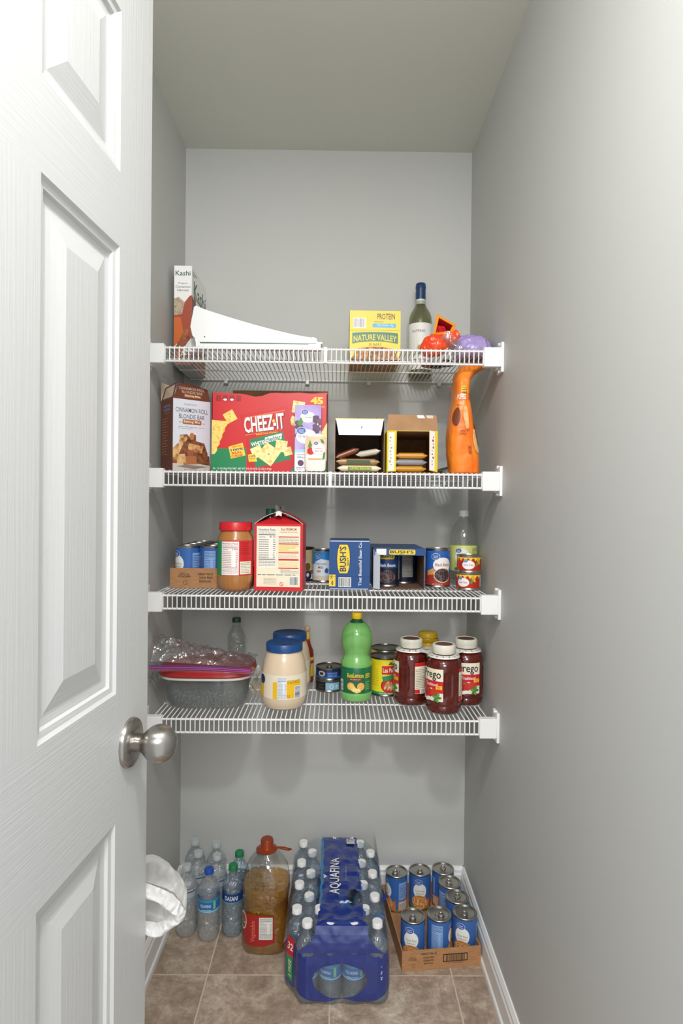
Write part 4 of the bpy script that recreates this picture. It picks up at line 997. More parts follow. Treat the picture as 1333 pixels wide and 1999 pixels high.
def small_cans():
    TAN = mat('#cdb988', .45)
    def a1(p, r, h):
        p.rect(-pi*r*.99, pi*r*.99, .022, .034, mat('#8a6a30', .4), 1); p.rect(-pi*r*.99, pi*r*.99, .0063, .022, CREAM, 1)
        p.ell(.026, .045, .01, .012, mat('#6a4a22', .5), 2); p.ell(.028, .018, .013, .014, mat('#20244e', .5), 2); p.ell(.026, .02, .005, .006, mat('#c9cdd6', .5), 3)
    can('food_can', 'tan and brown can with black lid behind the red potato carton', 'can', (-.112, -.085, Z3), .043, .103, a1, 0, band=TAN, topm=mat('#2e2a26', .4, .5), ring=False)
    def a2(p, r, h):
        p.rect(-pi*r*.99, pi*r*.99, h*.55, h-.0062, mat('#2c86d0', .4), 1)
        p.poly([(-.026, h*.45), (-.02, h*.62), (0, h*.72), (.03, h*.66), (.04, h*.45), (.04, h*.2), (-.026, h*.2)], mat('#dfe8f2', .45), 2)
        logo(p, -.012, h*.80, .010, 3); p.text('Evaporated', .0, h*.565, .034, .008, TEXTG, 4, bold=.01); p.text('Milk', .0, h*.46, .016, .008, TEXTG, 4, bold=.01)
        p.ell(-.006, h*.34, .007, .0035, mat('#e8924e', .5), 4); p.ell(.018, h*.36, .006, .008, GVB, 4); p.rect(-pi*r*.99, pi*r*.99, .0063, h*.2, mat('#d8cdbd', .5), 2)
    can('food_can', 'small blue and white evaporated milk can left of the upright blue box', 'can', (-.040, -.115, Z3), .0335, .100, a2, -12, band=mat('#cfdbe8', .4), ring=False)
    def a3(p, r, h):
        p.rect(-pi*r*.99, pi*r*.99, .0063, h*.36, mat('#a83a2c', .4), 1); p.poly([(-.04, h*.3), (-.04, h*.42), (-.02, h*.5), (-.01, h*.36)], mat('#e09a50', .5), 2)
        p.ell(.008, h*.58, .029, .022, M_WHITE, 2); p.text('Black Beans', .008, h*.59, .044, .009, mat('#a3262c', .4), 4, bold=.02); logo(p, -.013, h*.80, .0125, 3)
        p.ell(.008, h*.32, .0265, .0215, CREAM, 3); p.ell(.008, h*.32, .0245, .0195, BEAN, 4); p.text('NET WT 15.5 OZ', -.008, .0095, .03, .0035, CREAM, 3)
    can('food_can', 'blue and red black beans can right of the open blue box', 'can', (.2995, -.205, Z3), .0365, .112, a3, 2, band=mat('#2b62b4', .4))
    # two flat cans stacked
    CH = mat('#b32a1c', .4)
    def a4(p, r, h):
        for k in range(14): p.poly([(-.1+k*.0145, h-.0062), (-.0855+k*.0145, h-.0062), (-.093+k*.0145, h-.017)], YEL, 1)
        p.rect(-.102, .102, h-.009, h-.0062, YEL, 1)
        p.ell(-.012, h*.45, .018, .0125, M_WHITE, 2); p.text('Green Chiles', -.012, h*.45, .026, .005, CH, 4, bold=.01); logo(p, -.02, h*.68, .0062, 3)
        p.ell(.018, h*.65, .004, .011, mat('#e8b23a', .5), 3, 12, .6); p.ell(.014, h*.55, .003, .01, mat('#5a9a3a', .5), 3, 12, -.4)
        p.facts(.042, .062, .009, h-.009, M_INK, M_WHITE, 3)
    g = can('flat_can', 'flat red green chiles can, lower of the two stacked on the third shelf', 'can', (.378, -.262, Z3), .0345, .049, a4, -18, band=CH, ring=False)
    copy_tree(g, (.3795, -.261, Z3+.0492), 'flat red green chiles can, upper of the two stacked on the third shelf', 6)
small_cans()
def bush():
    B = mat('#1a4a88', .42); BS = mat('#f2d23a', .42)
    w, d, h = .114, .13, .137
    t = thing('bean_box', 'closed blue box of beans standing upright on the third shelf', 'box', (.0385, -.232, Z3), -1)
    m = carton(w, d, h, B); p = Print()
    n = 24; pts = []
    cx, cy = .040, .066
    def badge(cx, cy, hw, hh):
        a = [(-hh*.93, -hw*.62), (-hh*.93, hw*.62), (-hh*.55, hw*.9), (0, hw), (hh*.55, hw*.9), (hh*.93, hw*.62), (hh*.93, -hw*.62), (hh*.55, -hw*.9), (0, -hw), (-hh*.55, -hw*.9)]
        p.poly([(cx+q, cy+r_) for r_, q in a], mat('#1a2a4a', .4), 2); p.poly([(cx+q*.92, cy+r_*.96) for r_, q in a], BS, 3)
    badge(.040, .085, .0195, .045)
    p.text("BUSH'S", .038, .085, .07, .019, mat('#16305c', .4), 4, rot=90, bold=.04); p.text('BEST', .0525, .078, .022, .006, mat('#16305c', .4), 4, rot=90, bold=.03)
    p.text('That Beautiful Bean Co.', .0865, .072, .124, .0085, M_WHITE, 3, rot=90, bold=.01)
    p.rect(.0, .018, .008, .041, BS, 2); p.text('6', .009, .018, .013, .006, mat('#16305c', .4), 3, rot=90, bold=.04); p.text('CANS', .0065, .0335, .012, .0055, mat('#16305c', .4), 3, rot=90, bold=.03)
    p.bars(.028, .060, .008, .032, n=20); p.rect(0, w, .0355, .0362, mat('#16305c', .4), 2)
    p.rect(.002, w-.002, h-.0035, h-.0005, mat('#c9d2e4', .5), 2); p.rect(.002, w-.004, .0, .0025, mat('#b9c4d8', .5), 2)
    p.emit(m, on_front(w, d), flat=True); m.build('carton', t)
    w, d, h = .145, .218, .1135
    t = thing('bean_box', 'blue box of beans lying open with cans showing inside on the third shelf', 'box', (.1775, -.171, Z3))
    m = MB(); T = .0015; IN = noisemat('dark_brown_board', ['#6b4b3a', '#7c5a46'], 30, .8)
    m.box(-w/2, -w/2+T, -d/2, d/2, 0, h, B); m.box(w/2-T, w/2, -d/2, d/2, 0, h, B); m.box(-w/2+T, w/2-T, -d/2, d/2, 0, T, IN); m.box(-w/2, w/2, -d/2, d/2, h, h+T, B)
    m.box(-w/2+T, w/2-T, d/2-T, d/2, T, h, IN); m.box(-w/2+T, -w/2+T*1.4, -d/2, d/2-T, T, h, IN); m.box(w/2-T*1.4, w/2-T, -d/2, d/2-T, T, h, IN)
    p = Print(); p.rect(.01, .048, .0, .012, BS); p.text('6 CANS', .028, .006, .03, .007, M_INK, 2); p.emit(m, lambda u, v, n: (-w/2+u, -d/2+v, h+T+n), flat=True); m.build('carton', t)
    f = MB(); f.box(-w/2+.002, w/2+.001, -d/2-.0035, -d/2-.002, h-.018, h+.001, B); p = Print()
    p.rect(.008, .036, .001, .018, M_WHITE); p.rrect(.044, .118, .002, .0165, .004, BS, 2); p.text("BUSH'S", .08, .010, .066, .009, M_INK, 3, bold=.04); p.text('BEST', .08, .0037, .014, .0025, M_INK, 3)
    p.emit(f, lambda u, v, n: (-w/2+u, -d/2-.0036-n, h-.018+v), flat=True); f.build('front_flap', t)
    f = MB(); L = [(-w/2, -d/2-.0005, .001), (-w/2+.018, -d/2-.012, .001), (-w/2+.018, -d/2-.012, h-.02), (-w/2, -d/2-.0005, h-.002)]
    f.add(L, [(0,1,2,3)], mat('#c6ccd4', .6)); f.add([(x, y+.001, z) for x, y, z in L], [(3,2,1,0)], B); f.build('side_flap', t, label='grey inner side of the left flap')
    def a(p, r, h):
        p.rect(-pi*r*.99, pi*r*.99, h*.02+.006, h*.5, mat('#141d33', .4), 1); p.text('Black Beans', 0, h*.58, .05, .009, M_WHITE, 3, bold=.01); p.ell(0, h*.27, .026, .019, BEAN, 3)
        p.rrect(-.022, .022, h*.74, h*.93, .005, BS, 2); p.text("BUSH'S", 0, h*.83, .036, .01, M_INK, 3, bold=.04)
        p.facts(.04, .075, .02, h-.015, M_INK, mat('#a9a9a4', .5), 2)
    c1 = can('food_can', 'black beans can inside the open blue box, left one', 'can', (.149, -.218, Z3+.0018), .0365, .108, a, -4, band=mat('#1b3c74', .4), ring=False)
    copy_tree(c1, (.2055, -.140, Z3+.0018), 'black beans can deeper inside the open blue box, right one', -75)
bush()
def seltzer():
    t = thing('soda_bottle', 'empty clear bottle with yellow label, right corner of the third shelf', 'bottle', (.383, -.165, Z3))
    R = .041; g = clearmat('clear_soda_plastic', '#eef1ef', rough=.04, ior=1.5, body=.07, bodycol='#ffffff')
    pr = [(.001, .003), (.028, 0), (.036, .005), (R, .016), (R, .125), (R-.001, .14), (.037, .16), (.030, .177), (.019, .193), (.0135, .2), (.0135, .21)]
    MB().lathe(pr, g, 40).build('body', t)
    MB().lathe([(.0155, .206), (.0155, .222), (.0145, .224), (.001, .224)], mat('#d9d9d9', .4), 32, rf=lambda a, z: 1+.02*sin(a*30)*(z < .22)).build('cap', t)
    lb = MB(); YG = mat('#c9cf7a', .45); lb.lathe([(R+.0002, .045), (R+.0005, .0453), (R+.0005, .1195), (R+.0002, .12)], YG, 44, close=False); p = Print()
    p.ell(-.010, .085, .023, .025, M_WHITE, 2); logo(p, -.022, .105, .009, 4); p.text('Misty', -.006, .09, .024, .009, LEAF, 3, bold=.02); p.text('Water', -.006, .08, .022, .008, LEAF, 3, bold=.02)
    p.facts(.018, .046, .06, .114, M_INK, YG, 2); p.rect(-.035, .015, .047, .055, GREEN, 2)
    p.emit(lb, on_cyl(R+.0005), .006); lb.build('label', t)
seltzer()

# ================================================================ LOWEST SHELF
def container():
    t = thing('food_container', 'clear food container of black beans with a dark red lid on the lowest shelf', 'container', (-.356, -.275, Z4))
    def ring(z, a, b, e=3.6, n=48):
        return [(a*math.copysign(abs(cos(q))**(2/e), cos(q)), b*math.copysign(abs(sin(q))**(2/e), sin(q)), z) for q in [2*pi*k/n for k in range(n)]]
    cl_ = clearmat('cloudy_clear_plastic', '#eef0ee', body=.15, bodycol='#dfe2de', rough=.12)
    MB().loft([ring(.0, .098, .062), ring(.004, .106, .07), ring(.03, .113, .077), ring(.078, .119, .084), ring(.082, .119, .084)], cl_).build('tub', t)
    MB().loft([ring(.081, .1205, .0865), ring(.083, .1275, .0925), ring(.089, .1275, .0925), ring(.0895, .121, .087)], mat('#cfcdc6', .4)).build('rim', t)
    RL = mat('#a32020', .3, 0, .3)
    MB().loft([ring(.0898, .1285, .0935), ring(.094, .131, .096), ring(.1, .1285, .094), ring(.103, .129, .0945), ring(.110, .127, .0925), ring(.115, .12, .086), ring(.1135, .112, .078), ring(.113, .02, .015)], RL).build('lid', t)
    bn = noisemat('dried_black_beans', ['#0e1214', '#272f34', '#626d74'], 240, .35, kind='vor', bump=.6)
    b = MB().loft([ring(.0025, .095, .06), ring(.006, .103, .067), ring(.03, .110, .074), ring(.052, .1125, .0765), ring(.053, .10, .066), ring(.0535, .01, .01)], bn).build('bean_fill', None)
    b.location = t.location; tag(b, 'dried black beans filling the lower half of the red lidded container', 'beans', kind='stuff')
    # zip bag draped over the lid
    z = thing('zip_bag', 'crumpled clear zip bag with a magenta zipper lying over the red lidded container', 'bag', (-.356, -.275, Z4+.1165))
    def sh(u, v):
        x = -.135+.265*u; y = -.098+.15*v
        top = (.070*(1-u)**.9+.004)*sin(pi*min(v*1.15+.05, 1))**.8+.004
        nz = (noise.noise(Vector((x*30, y*30, 1.3)))*.014+abs(noise.noise(Vector((x*70, y*50, 4))))*.012-.004)*min(v*4, 1)
        return (x+noise.noise(Vector((x*30, y*30, 9)))*.006, y, max(top+nz, .0015))
    MB().grid(sh, 110, 56, M_FILM).build('film', z)
    MB().grid(lambda u, v: (-.135+.268*u+.01*v, -.1+.006*sin(u*3), .0015+.0*u-.008*(1-v)-.006*u*u+.012*(1-u)*v*.2), 40, 2, clearmat('thin_film_edge', '#f2ddea', body=.2, bodycol='#d8b8cc')).build('lower_edge', z)
    zp = MB(); MG = mat('#9c3a80', .35); VI = mat('#4b3a8c', .35)
    for k, (m_, dz, rr) in enumerate(((VI, .0045, .0013), (MG, .0, .0022), (MG, -.0042, .0018))):
        zp.tube([(-.139+.27*i/20, -.1015+.006*sin(i/20*3), .004+dz-.006*(i/20)**2) for i in range(21)], rr, m_, 7)
    zp.build('zipper', z, label='magenta and violet zipper strip')
    MB().grid(lambda u, v: (.13+.018*u+.005*sin(v*9), -.09+.11*u*.4+.006*sin(6*v+u*4), .0-.078*v+.004*sin(9*u)), 10, 18, M_FILM).build('film_tail', z)
    MB().grid(lambda u, v: (-.138+.006*sin(v*8)-.004*u, -.095+.09*u, -.0-.05*v), 8, 10, M_FILM).build('film_side', z)
container()

def pet_bottle(name, label, loc, capcol, rz=0, group=None, h=.203, R=.0315, mat_=None, lab=None, capm=None):
    t = thing(name, label, 'bottle', loc, rz, group); m_ = mat_ or M_PETD
    k = h/.203; pr = [(.001, .005*k), (.012, .002), (.022, 0), (R-.003, .004), (R, .014)]
    zz = .014
    for i in range(7):
        z0 = .02+i*.0115; pr += [(R, z0), (R-.0016, z0+.0055)]
    pr += [(R, .104), (R, .108), (R-.0012, .110), (R-.0012, .135), (R, .137), (R, .142), (R-.003, .152), (R-.009, .165), (.0135, .176), (.0115, .181), (.0115, .186), (.0145, .187), (.0145, .189)]
    pr = [(r, z*k) for r, z in pr]
    foot = lambda a, z: 1-(.10*(.5+.5*cos(5*a))*max(0, 1-z/.016))+(.012*sin(a*3+z*150) if z < .105*k else 0)
    MB().lathe(pr, m_, 40, rf=foot).build('body', t)
    cz = .1895*k; cm = capm or mat(capcol, .4)
    MB().lathe([(.0135, cz), (.0135, cz+.012), (.0125, cz+.0137), (.001, cz+.0137)], cm, 30, rf=lambda a, z: 1+.03*sin(a*24)*(z < cz+.0125)).build('cap', t)
    if lab:
        z0, z1, base, art = lab; lb = MB(); lb.lathe([(R+.0001, z0), (R+.0003, z0+.0002), (R+.0003, z1-.0002), (R+.0001, z1)], base, 40, close=False)
        p = Print(); art(p, R, z0, z1); p.emit(lb, on_cyl(R+.0003), .007); lb.build('label', t)
    return t
CAPC = clearmat('frosted_clear_cap', '#e8ecee', body=.55, bodycol='#dfe4e6')
def a_none(p, R, z0, z1): p.rect(-.02, .03, z1-.007, z1-.004, NAVY, 1); p.rect(-.04, .04, z0, z0+.003, mat('#7da0c8', .4), 1)
CLB = clearmat('clear_paper_label', '#ffffff', body=.35, bodycol='#eef2f4')
def a_aqua(p, R, z0, z1):
    p.rect(-.09, .09, z0+.001, z0+.005, mat('#9ad0ee', .4), 1); p.rect(-.09, .09, z1-.007, z1-.001, mat('#3b9ab0', .4), 1)
    p.text('AQUAFINA', -.004, (z0+z1)/2, .034, .010, M_WHITE, 2, bold=.01); p.rect(.02, .027, z0+.008, z1-.006, mat('#8fc79c', .4), 2); p.lines(-.015, .012, z0+.005, z0+.01, 1, M_WHITE, 2)
def a_das(p, R, z0, z1): p.text('DASANI', 0, (z0+z1)/2, .040, .013, M_WHITE, 2, bold=.02, shear=.1); p.rect(-.09, .09, z0, z0+.002, mat('#5a9ad0', .4), 1)
AQB = mat('#1c74b8', .35); DAB = mat('#143c7c', .35); DAW = clearmat('bluish_water_bottle', '#e0f0f9', rough=.03, ripple=3, rscale=75, ior=2.1, body=.12, bodycol='#e2f2fc')
# bottle on the lowest shelf
pet_bottle('water_bottle', 'small clear water bottle with green cap behind the red lidded container', (-.315, -.06, Z4), '#0c4a3c', h=.198, R=.028, mat_=clearmat('clear_ribbed_bottle', '#eef3f3', rough=.04, ripple=3, rscale=90, ior=2.0, body=.08, bodycol='#ffffff'))
# loose floor bottles
g = 'loose clear bottles in the left corner of the floor'
c0 = pet_bottle('water_bottle', 'clear bottle with clear cap, front one of the left corner group', (-.4365, -.185, .0005), '#ffffff', 10, g, lab=(.118, .142, CLB, a_none), capm=CAPC)
for (x, y, l) in ((-.443, -.048, 'clear bottle with clear cap, furthest back in the left corner'), (-.4185, -.1145, 'clear bottle with clear cap, second of the left file of clear bottles'),
               (-.372, -.062, 'clear bottle with clear cap, by the back wall right of the corner one'), (-.357, -.131, 'clear bottle with clear cap directly behind the blue capped one')):
    copy_tree(c0, (x, y, .0005), l, random.uniform(0, 360), g)
pet_bottle('water_bottle', 'water bottle with blue cap and blue label at the front of the floor group', (-.3665, -.203, .0005), '#1a4fae', 0, None, lab=(.090, .127, AQB, a_aqua))
d0 = pet_bottle('water_bottle', 'water bottle with green cap and navy label beside the oil jug', (-.2985, -.183, .0005), '#177a46', 0, None, mat_=DAW, lab=(.106, .132, DAB, a_das))
copy_tree(d0, (-.291, -.113, .0005), 'water bottle with green cap behind the other green capped one', 60)
pet_bottle('water_bottle', 'water bottle with navy cap seen through the shoulder of the oil jug', (-.228, -.092, .0005), '#23406e', 0, None, lab=(.090, .127, AQB, a_aqua))

def mayo():
    def jar(loc, label, rz=0):
        t = thing('mayonnaise_jar', label, 'jar', loc, rz)
        M_ = mat('#e0caae', .22, 0, .4); R = .0625
        pr = [(.001, .004), (.04, .001), (.052, .004), (.0575, .014), (R-.0015, .024), (R, .034), (R, .098), (R-.002, .108), (.056, .132), (.0495, .149), (.047, .153), (.047, .157)]
        MB().lathe(pr, M_, 60, rf=lambda a, z: 1+(.008*sin(a*30) if z < .022 else 0)).build('body', t)
        MB().lathe([(.049, .1545), (.0508, .156), (.0508, .174), (.049, .1765), (.045, .1768), (.043, .1755), (.001, .1755)], mat('#1b4a86', .35), 60, rf=lambda a, z: 1+.006*sin(a*48)*(z < .172)).build('lid', t)
        lb = MB(); CR = mat('#ece0cc', .4); YY = mat('#efbf1c', .4)
        lb.lathe([(R+.0002, .034), (R+.0006, .0343), (R+.0006, .0977), (R+.0002, .098)], CR, 60, close=False); p = Print()
        p.rect(-.026, -.012, .035, .08, YY, 1); p.rect(.012, .054, .037, .084, YY, 1)
        p.facts(-.013, .012, .034, .094, NAVY, mat('#e8ecf2', .4), 3); p.lines(.014, .05, .076, .086, 3, mat('#8a6a1a', .5), 2, .3, 3); p.bars(.036, .051, .038, .068, NAVY, 2, 12, False)
        p.text('U', .018, .043, .006, .008, mat('#b05a1a', .5), 3, bold=.03)
        p.rect(-.085, -.06, .035, .08, YY, 1); p.ell(-.066, .083, .012, .013, mat('#122c66', .4), 2)
        p.emit(lb, on_cyl(R+.0006), .007); lb.build('label', t); return t
    j = jar((-.142, -.303, Z4), 'large mayonnaise jar with a blue lid and nutrition label near the shelf front')
    copy_tree(j, (-.137, -.172, Z4), 'large mayonnaise jar with a dark blue lid directly behind the front one', 150)
mayo()
def hot_sauce():
    t = thing('hot_sauce_bottle', 'slim red hot sauce bottle with round wooden cap behind the mayonnaise jars', 'bottle', (-.0895, -.068, Z4))
    MB().lathe([(.001, 0), (.020, 0), (.0215, .003), (.0215, .085), (.0195, .1), (.012, .118), (.0085, .13), (.008, .152)], mat('#7c2a12', .12, 0, .5), 30).build('body', t)
    MB().lathe([(.0085, .118+.012), (.0088, .152), (.0075, .153)], YEL, 24, close=False).lathe([(.0092, .125), (.0092, .135)], RED, 24, close=False).build('neck_label', t)
    wood = mat('#cfae8e', .55)
    pts = [(.0075, .1525)]+[(.0105*cos(a), .1665+.0105*sin(a)) for a in [radians(-55+12*k) for k in range(12)]]+[(.0004, .177)]
    MB().lathe(pts, wood, 24).build('cap', t, label='round pale wooden cap')
    lb = MB(); p = Print(); p.rect(-.03, .03, .02, .08, mat('#e8c23a', .4)); p.rect(-.03, .03, .06, .07, RED, 2); p.emit(lb, on_cyl(.0218), .006); lb.build('label', t)
hot_sauce()
def tuna():
    N = mat('#1a2a5e', .35)
    def a(p, r, h):
        p.ell(-.024, h*.55, .012, .008, mat('#c9b8a8', .4), 2); p.ell(-.024, h*.55, .007, .0045, M_INK, 3); p.rect(-.01, .03, .013, h-.008, NAVY, 1)
        p.text('SOLID WHITE', .01, h*.6, .03, .005, SKY, 3, bold=.02); p.text('ALBACORE', .01, h*.4, .03, .005, SKY, 3, bold=.02); p.rect(-.11, .11, .0063, .012, mat('#2a5a9a', .4), 2)
    def b(p, r, h):
        p.rect(-.01, .035, .0063, h-.0063, mat('#88b4d0', .4), 1); p.ell(.008, h*.5, .007, .007, mat('#b8d4e4', .4), 2); p.ell(.008, h*.5, .004, .004, mat('#88b4d0', .4), 3); p.ell(.025, h*.5, .005, .005, mat('#b8d4e4', .4), 2)
        p.lines(-.035, -.016, .01, h-.01, 3, TEXTG, 2)
    can('tuna_can', 'flat dark tuna can, lower of the two stacked on the lowest shelf', 'can', (-.018, -.145, Z4), .0415, .035, b, 0, band=mat('#15171c', .35), topm=M_TINB, ring=False)
    can('tuna_can', 'flat navy tuna can, upper of the two stacked on the lowest shelf', 'can', (-.0175, -.1455, Z4+.0352), .0415, .036, a, 0, band=N, topm=M_TINB)
tuna()
def lemon():
    t = thing('lemon_juice_bottle', 'bright green lemon juice bottle with a yellow cap on the lowest shelf', 'bottle', (.0615, -.236, Z4))
    G = mat('#7cbd68', .2, 0, .5); R = .0455
    pr = [(.001, .004), (.035, .001), (.042, .003), (R-.001, .01), (R, .018), (R, .022), (R-.001, .025), (R-.001, .098), (R, .103), (.044, .112), (.0385, .124), (.037, .13), (.0385, .137), (.043, .15), (.0455, .165), (.0455, .180), (.043, .194), (.037, .207), (.028, .217), (.02, .221)]
    MB().lathe(pr, G, 56).build('body', t)
    MB().lathe([(.0205, .2205), (.018, .225), (.0145, .228), (.0145, .233)], mat('#1c5a32', .3), 36, close=False).build('neck', t, label='dark green neck')
    MB().lathe([(.0145, .2315), (.0152, .233), (.0152, .247), (.014, .2485), (.001, .2485)], mat('#f0c81c', .35), 36, rf=lambda a, z: 1+.02*sin(a*28)*(z < .246)).build('cap', t)
    lb = MB(); LG = mat('#0f6a45', .35); lb.lathe([(R-.0003, .0255), (R, .026), (R, .0975), (R-.0003, .098)], LG, 56, close=False); p = Print()
    p.text('ReaLemon', -.004, .076, .048, .013, YEL, 3, bold=.03, arc=.002); p.rrect(-.023, .015, .062, .069, .002, DRED, 2); p.text('100% LEMON JUICE', -.004, .0655, .03, .0035, CREAM, 3)
    le = mat('#f4cf6a', .4); lo_ = mat('#f0b25a', .4)
    p.ell(-.017, .046, .011, .011, lo_, 3); p.ell(.012, .046, .011, .011, lo_, 3); p.poly([(-.022, .05), (-.014, .033), (.0, .027), (.012, .031), (.012, .037), (0, .041), (-.012, .052)], le, 4)
    for k in range(3): p.ell(-.008+k*.007, .037, .003, .005, mat('#f9e6a8', .4), 5, 10, .5)
    p.rect(.024, .045, .026, .0975, mat('#2a7a4a', .4), 1); p.lines(.026, .043, .068, .082, 3, YEL, 2, .5, 3, False); p.lines(.026, .043, .035, .06, 5, mat('#a8c890', .4), 2, .3, 4)
    p.bars(-.058, -.046, .032, .06, n=8, vert=False)
    p.emit(lb, on_cyl(R), .006); lb.build('label', t)
lemon()
def palmas():
    Y = mat('#f0dc28', .4)
    def a(p, r, h):
        p.rect(-pi*r*.99, pi*r*.99, .0063, .014, GREEN, 1); p.rect(-.006, .05, h*.58, h*.80, RED, 3); p.text('Las Palmas', .022, h*.69, .050, .013, CREAM, 4, bold=.03)
        p.poly([(-.006, h*.52), (-.002, h*.40), (.04, h*.5), (.04, h*.60)], GREEN, 5)
        p.ell(.022, h*.29, .031, .023, DRED, 2); p.ell(.022, h*.28, .028, .019, mat('#c9301e', .4), 3)
        for k in range(4): p.ell(.008+.009*k, h*.3-.002*k, .0045, .014, noisemat('printed_enchilada', ['#b57a48', '#eed3a2'], 120, .5) if k == 0 else bpy.data.materials['printed_enchilada'], 4, 14, -.5)
        p.text('SALSA PARA ENCHILADA', .012, .0098, .052, .0045, M_WHITE, 3, bold=.01); p.lines(-.04, -.016, .03, h-.03, 8, mat('#b8a01a', .5), 2, .2, 5)
        p.poly([(.012, h-.02), (.02, h-.01), (.03, h-.02)], mat('#3a6a4a', .5), 2)
    c = can('food_can', 'large yellow enchilada sauce can between the lemon bottle and the sauce jugs', 'can', (.150, -.178, Z4), .047, .113, a, -9, band=Y, topm=M_TINB, ring=False)
    copy_tree(c, (.160, -.074, Z4), 'large can standing behind the yellow enchilada sauce can', 200)
    t = thing('mustard_jar', 'yellow lidded jar standing behind the pasta sauce jugs', 'jar', (.288, -.105, Z4))
    MB().lathe([(.001, 0), (.03, 0), (.034, .004), (.034, .135), (.028, .148), (.026, .152)], mat('#caa028', .3), 32).build('body', t)
    MB().lathe([(.0275, .150), (.0295, .152), (.0295, .163), (.027, .167), (.018, .170), (.001, .1705)], mat('#caa61e', .35), 32).build('lid', t)
    MB().lathe([(.0335, .139), (.0345, .141), (.0345, .145), (.030, .149)], mat('#b08c14', .35), 32, close=False).build('collar', t)
palmas()
def prego():
    SAU = noisemat('red_tomato_sauce', ['#430f08', '#5e180c', '#501309'], 35, .14, bump=.05); R = .0495
    SAU.node_tree.nodes['Principled BSDF'].inputs['Coat Weight'].default_value = .5
    def jug(loc, label, rz):
        t = thing('pasta_sauce_jug', label, 'jug', loc, rz, 'pasta sauce jugs held in one carrier')
        pr = [(.001, .004), (.035, .001), (.045, .003), (R-.001, .010), (R-.001, .018), (R-.0035, .021), (R-.0035, .023), (R, .027), (R, .118), (R-.001, .128), (.044, .140), (.034, .150), (.0285, .153), (.0285, .160)]
        def rf(a, z):
            a = (a+pi) % (2*pi)-pi
            for c in (.98, -2.2):
                da = abs(a-c); dz = abs(z-.078)
                if dz < .036: 
                    e = min(1, max(0, (.30-da)/.09))*min(1, max(0, (.036-dz)/.008)); 
                    if e > 0: return 1-.09*e
            return 1
        pp = [pr[i] for i in range(8)]+[(R, .03+.002*k) for k in range(43)]+pr[8:]
        MB().lathe(pp, SAU, 72, rf=rf).build('body', t)
        MB().lathe([(.0305, .1575), (.0318, .159), (.0318, .179), (.030, .1815), (.0265, .1818), (.0255, .1805), (.001, .1805)], mat('#e4e0d2', .4), 48, rf=lambda a, z: 1+.012*sin(a*40)*(z < .178)).build('cap', t); capo = t.children[-1]
        MB().lathe([(.001, .1808), (.0235, .1808), (.0235, .1813), (.001, .1813)], mat('#6a4a3a', .5), 40).build('cap_seal', capo, label='brown disc in the top of the cap')
        lb = MB(); p = Print(); W = .034
        p.rect(-W, W, .036, .122, CREAM, 1); p.text('Prego', -.001, .1045, .058, .029, M_INK, 3, bold=.03); p.rect(-W, W, .058, .09, RED, 2); p.text('Traditional', 0, .080, .04, .0085, M_WHITE, 3, bold=.02, shear=.2)
        p.poly([(-W, .036), (-W, .062), (-.02, .068), (.0, .07), (.018, .066), (.03, .05), (.03, .036)], mat('#e8e2d2', .4), 3)
        p.ell(-.014, .056, .0185, .015, mat('#c22018', .3), 4); p.ell(.010, .058, .013, .012, mat('#d0382a', .3), 5); p.ell(-.012, .065, .005, .002, LEAF, 6, 8); p.ell(-.012, .04, .012, .005, mat('#f4efe2', .4), 6, 14, .3)
        for k in range(6): p.ell(.017+.006*cos(k), .046+.007*sin(k), .007, .0035, mat(['#3c7a32', '#5fa04a'][k % 2], .5), 6, 10, k)
        p.rect(.014, .031, .068, .078, YEL, 6); p.text('FAMILY', .0225, .075, .014, .003, RED, 7, bold=.02); p.text('SIZE', .0225, .0705, .010, .003, RED, 7, bold=.02)
        # back panel
        a0 = .082; bk = MB(); q = Print()
        q.rect(a0, a0+.034, .036, .122, CREAM, 1); q.rect(a0, a0+.034, .112, .122, RED, 2); q.lines(a0+.002, a0+.032, .05, .105, 12, TEXTG, 2, .3, 6); q.rect(a0, a0+.015, .037, .048, RED, 2); q.bars(a0+.019, a0+.031, .037, .048, n=8)
        p.emit(lb, on_cyl(R+.0004), .006); lb.build('label', t); q.emit(bk, on_cyl(R+.0004), .006); bk.build('back_label', t); return t
    j = jug((.298, -.332, Z4), 'red pasta sauce jug standing in front of the other two jugs', -50)
    copy_tree(j, (.2165, -.262, Z4), 'red pasta sauce jug, left of the three, showing its back label', -88)
    copy_tree(j, (.3745, -.258, Z4), 'red pasta sauce jug, right of the three, against the right wall', -2)
    t = thing('carrier_collar', 'white slotted plastic collar joining the three pasta sauce jugs at their necks', 'carrier', (0, 0, Z4+.1545))
    m = MB(); CW = mat('#e9e8e2', .4); cs = [(.298, -.332), (.2165, -.262), (.3745, -.258)]
    for i, (x, y) in enumerate(cs):
        m.lathe([(.0292, 0), (.042, -.0025), (.0435, -.006), (.0425, -.006), (.041, -.0035), (.0292, -.0012)], CW, 40, cx=x, cy=y, close=False)
        for k in range(14):
            a = 2*pi*k/14; r0, r1 = .034, .042
            m.add([(x+r0*cos(a-.03), y+r0*sin(a-.03), -.0004), (x+r1*cos(a-.03), y+r1*sin(a-.03), -.0020), (x+r1*cos(a+.03), y+r1*sin(a+.03), -.0020), (x+r0*cos(a+.03), y+r0*sin(a+.03), -.0004)], [(0,1,2,3)], M_INK)
    for (a, b) in ((0, 1), (0, 2), (1, 2)):
        A, B = Vector(cs[a]), Vector(cs[b]); D = (B-A).normalized(); Nn = Vector((-D.y, D.x))*.02
        A2, B2 = A+D*.0305, B-D*.0305
        m.add([(*(A2+Nn), -.003), (*(A2-Nn), -.003), (*(B2-Nn), -.003), (*(B2+Nn), -.003)], [(0,1,2,3)], CW)
    m.build('collar', t)
prego()

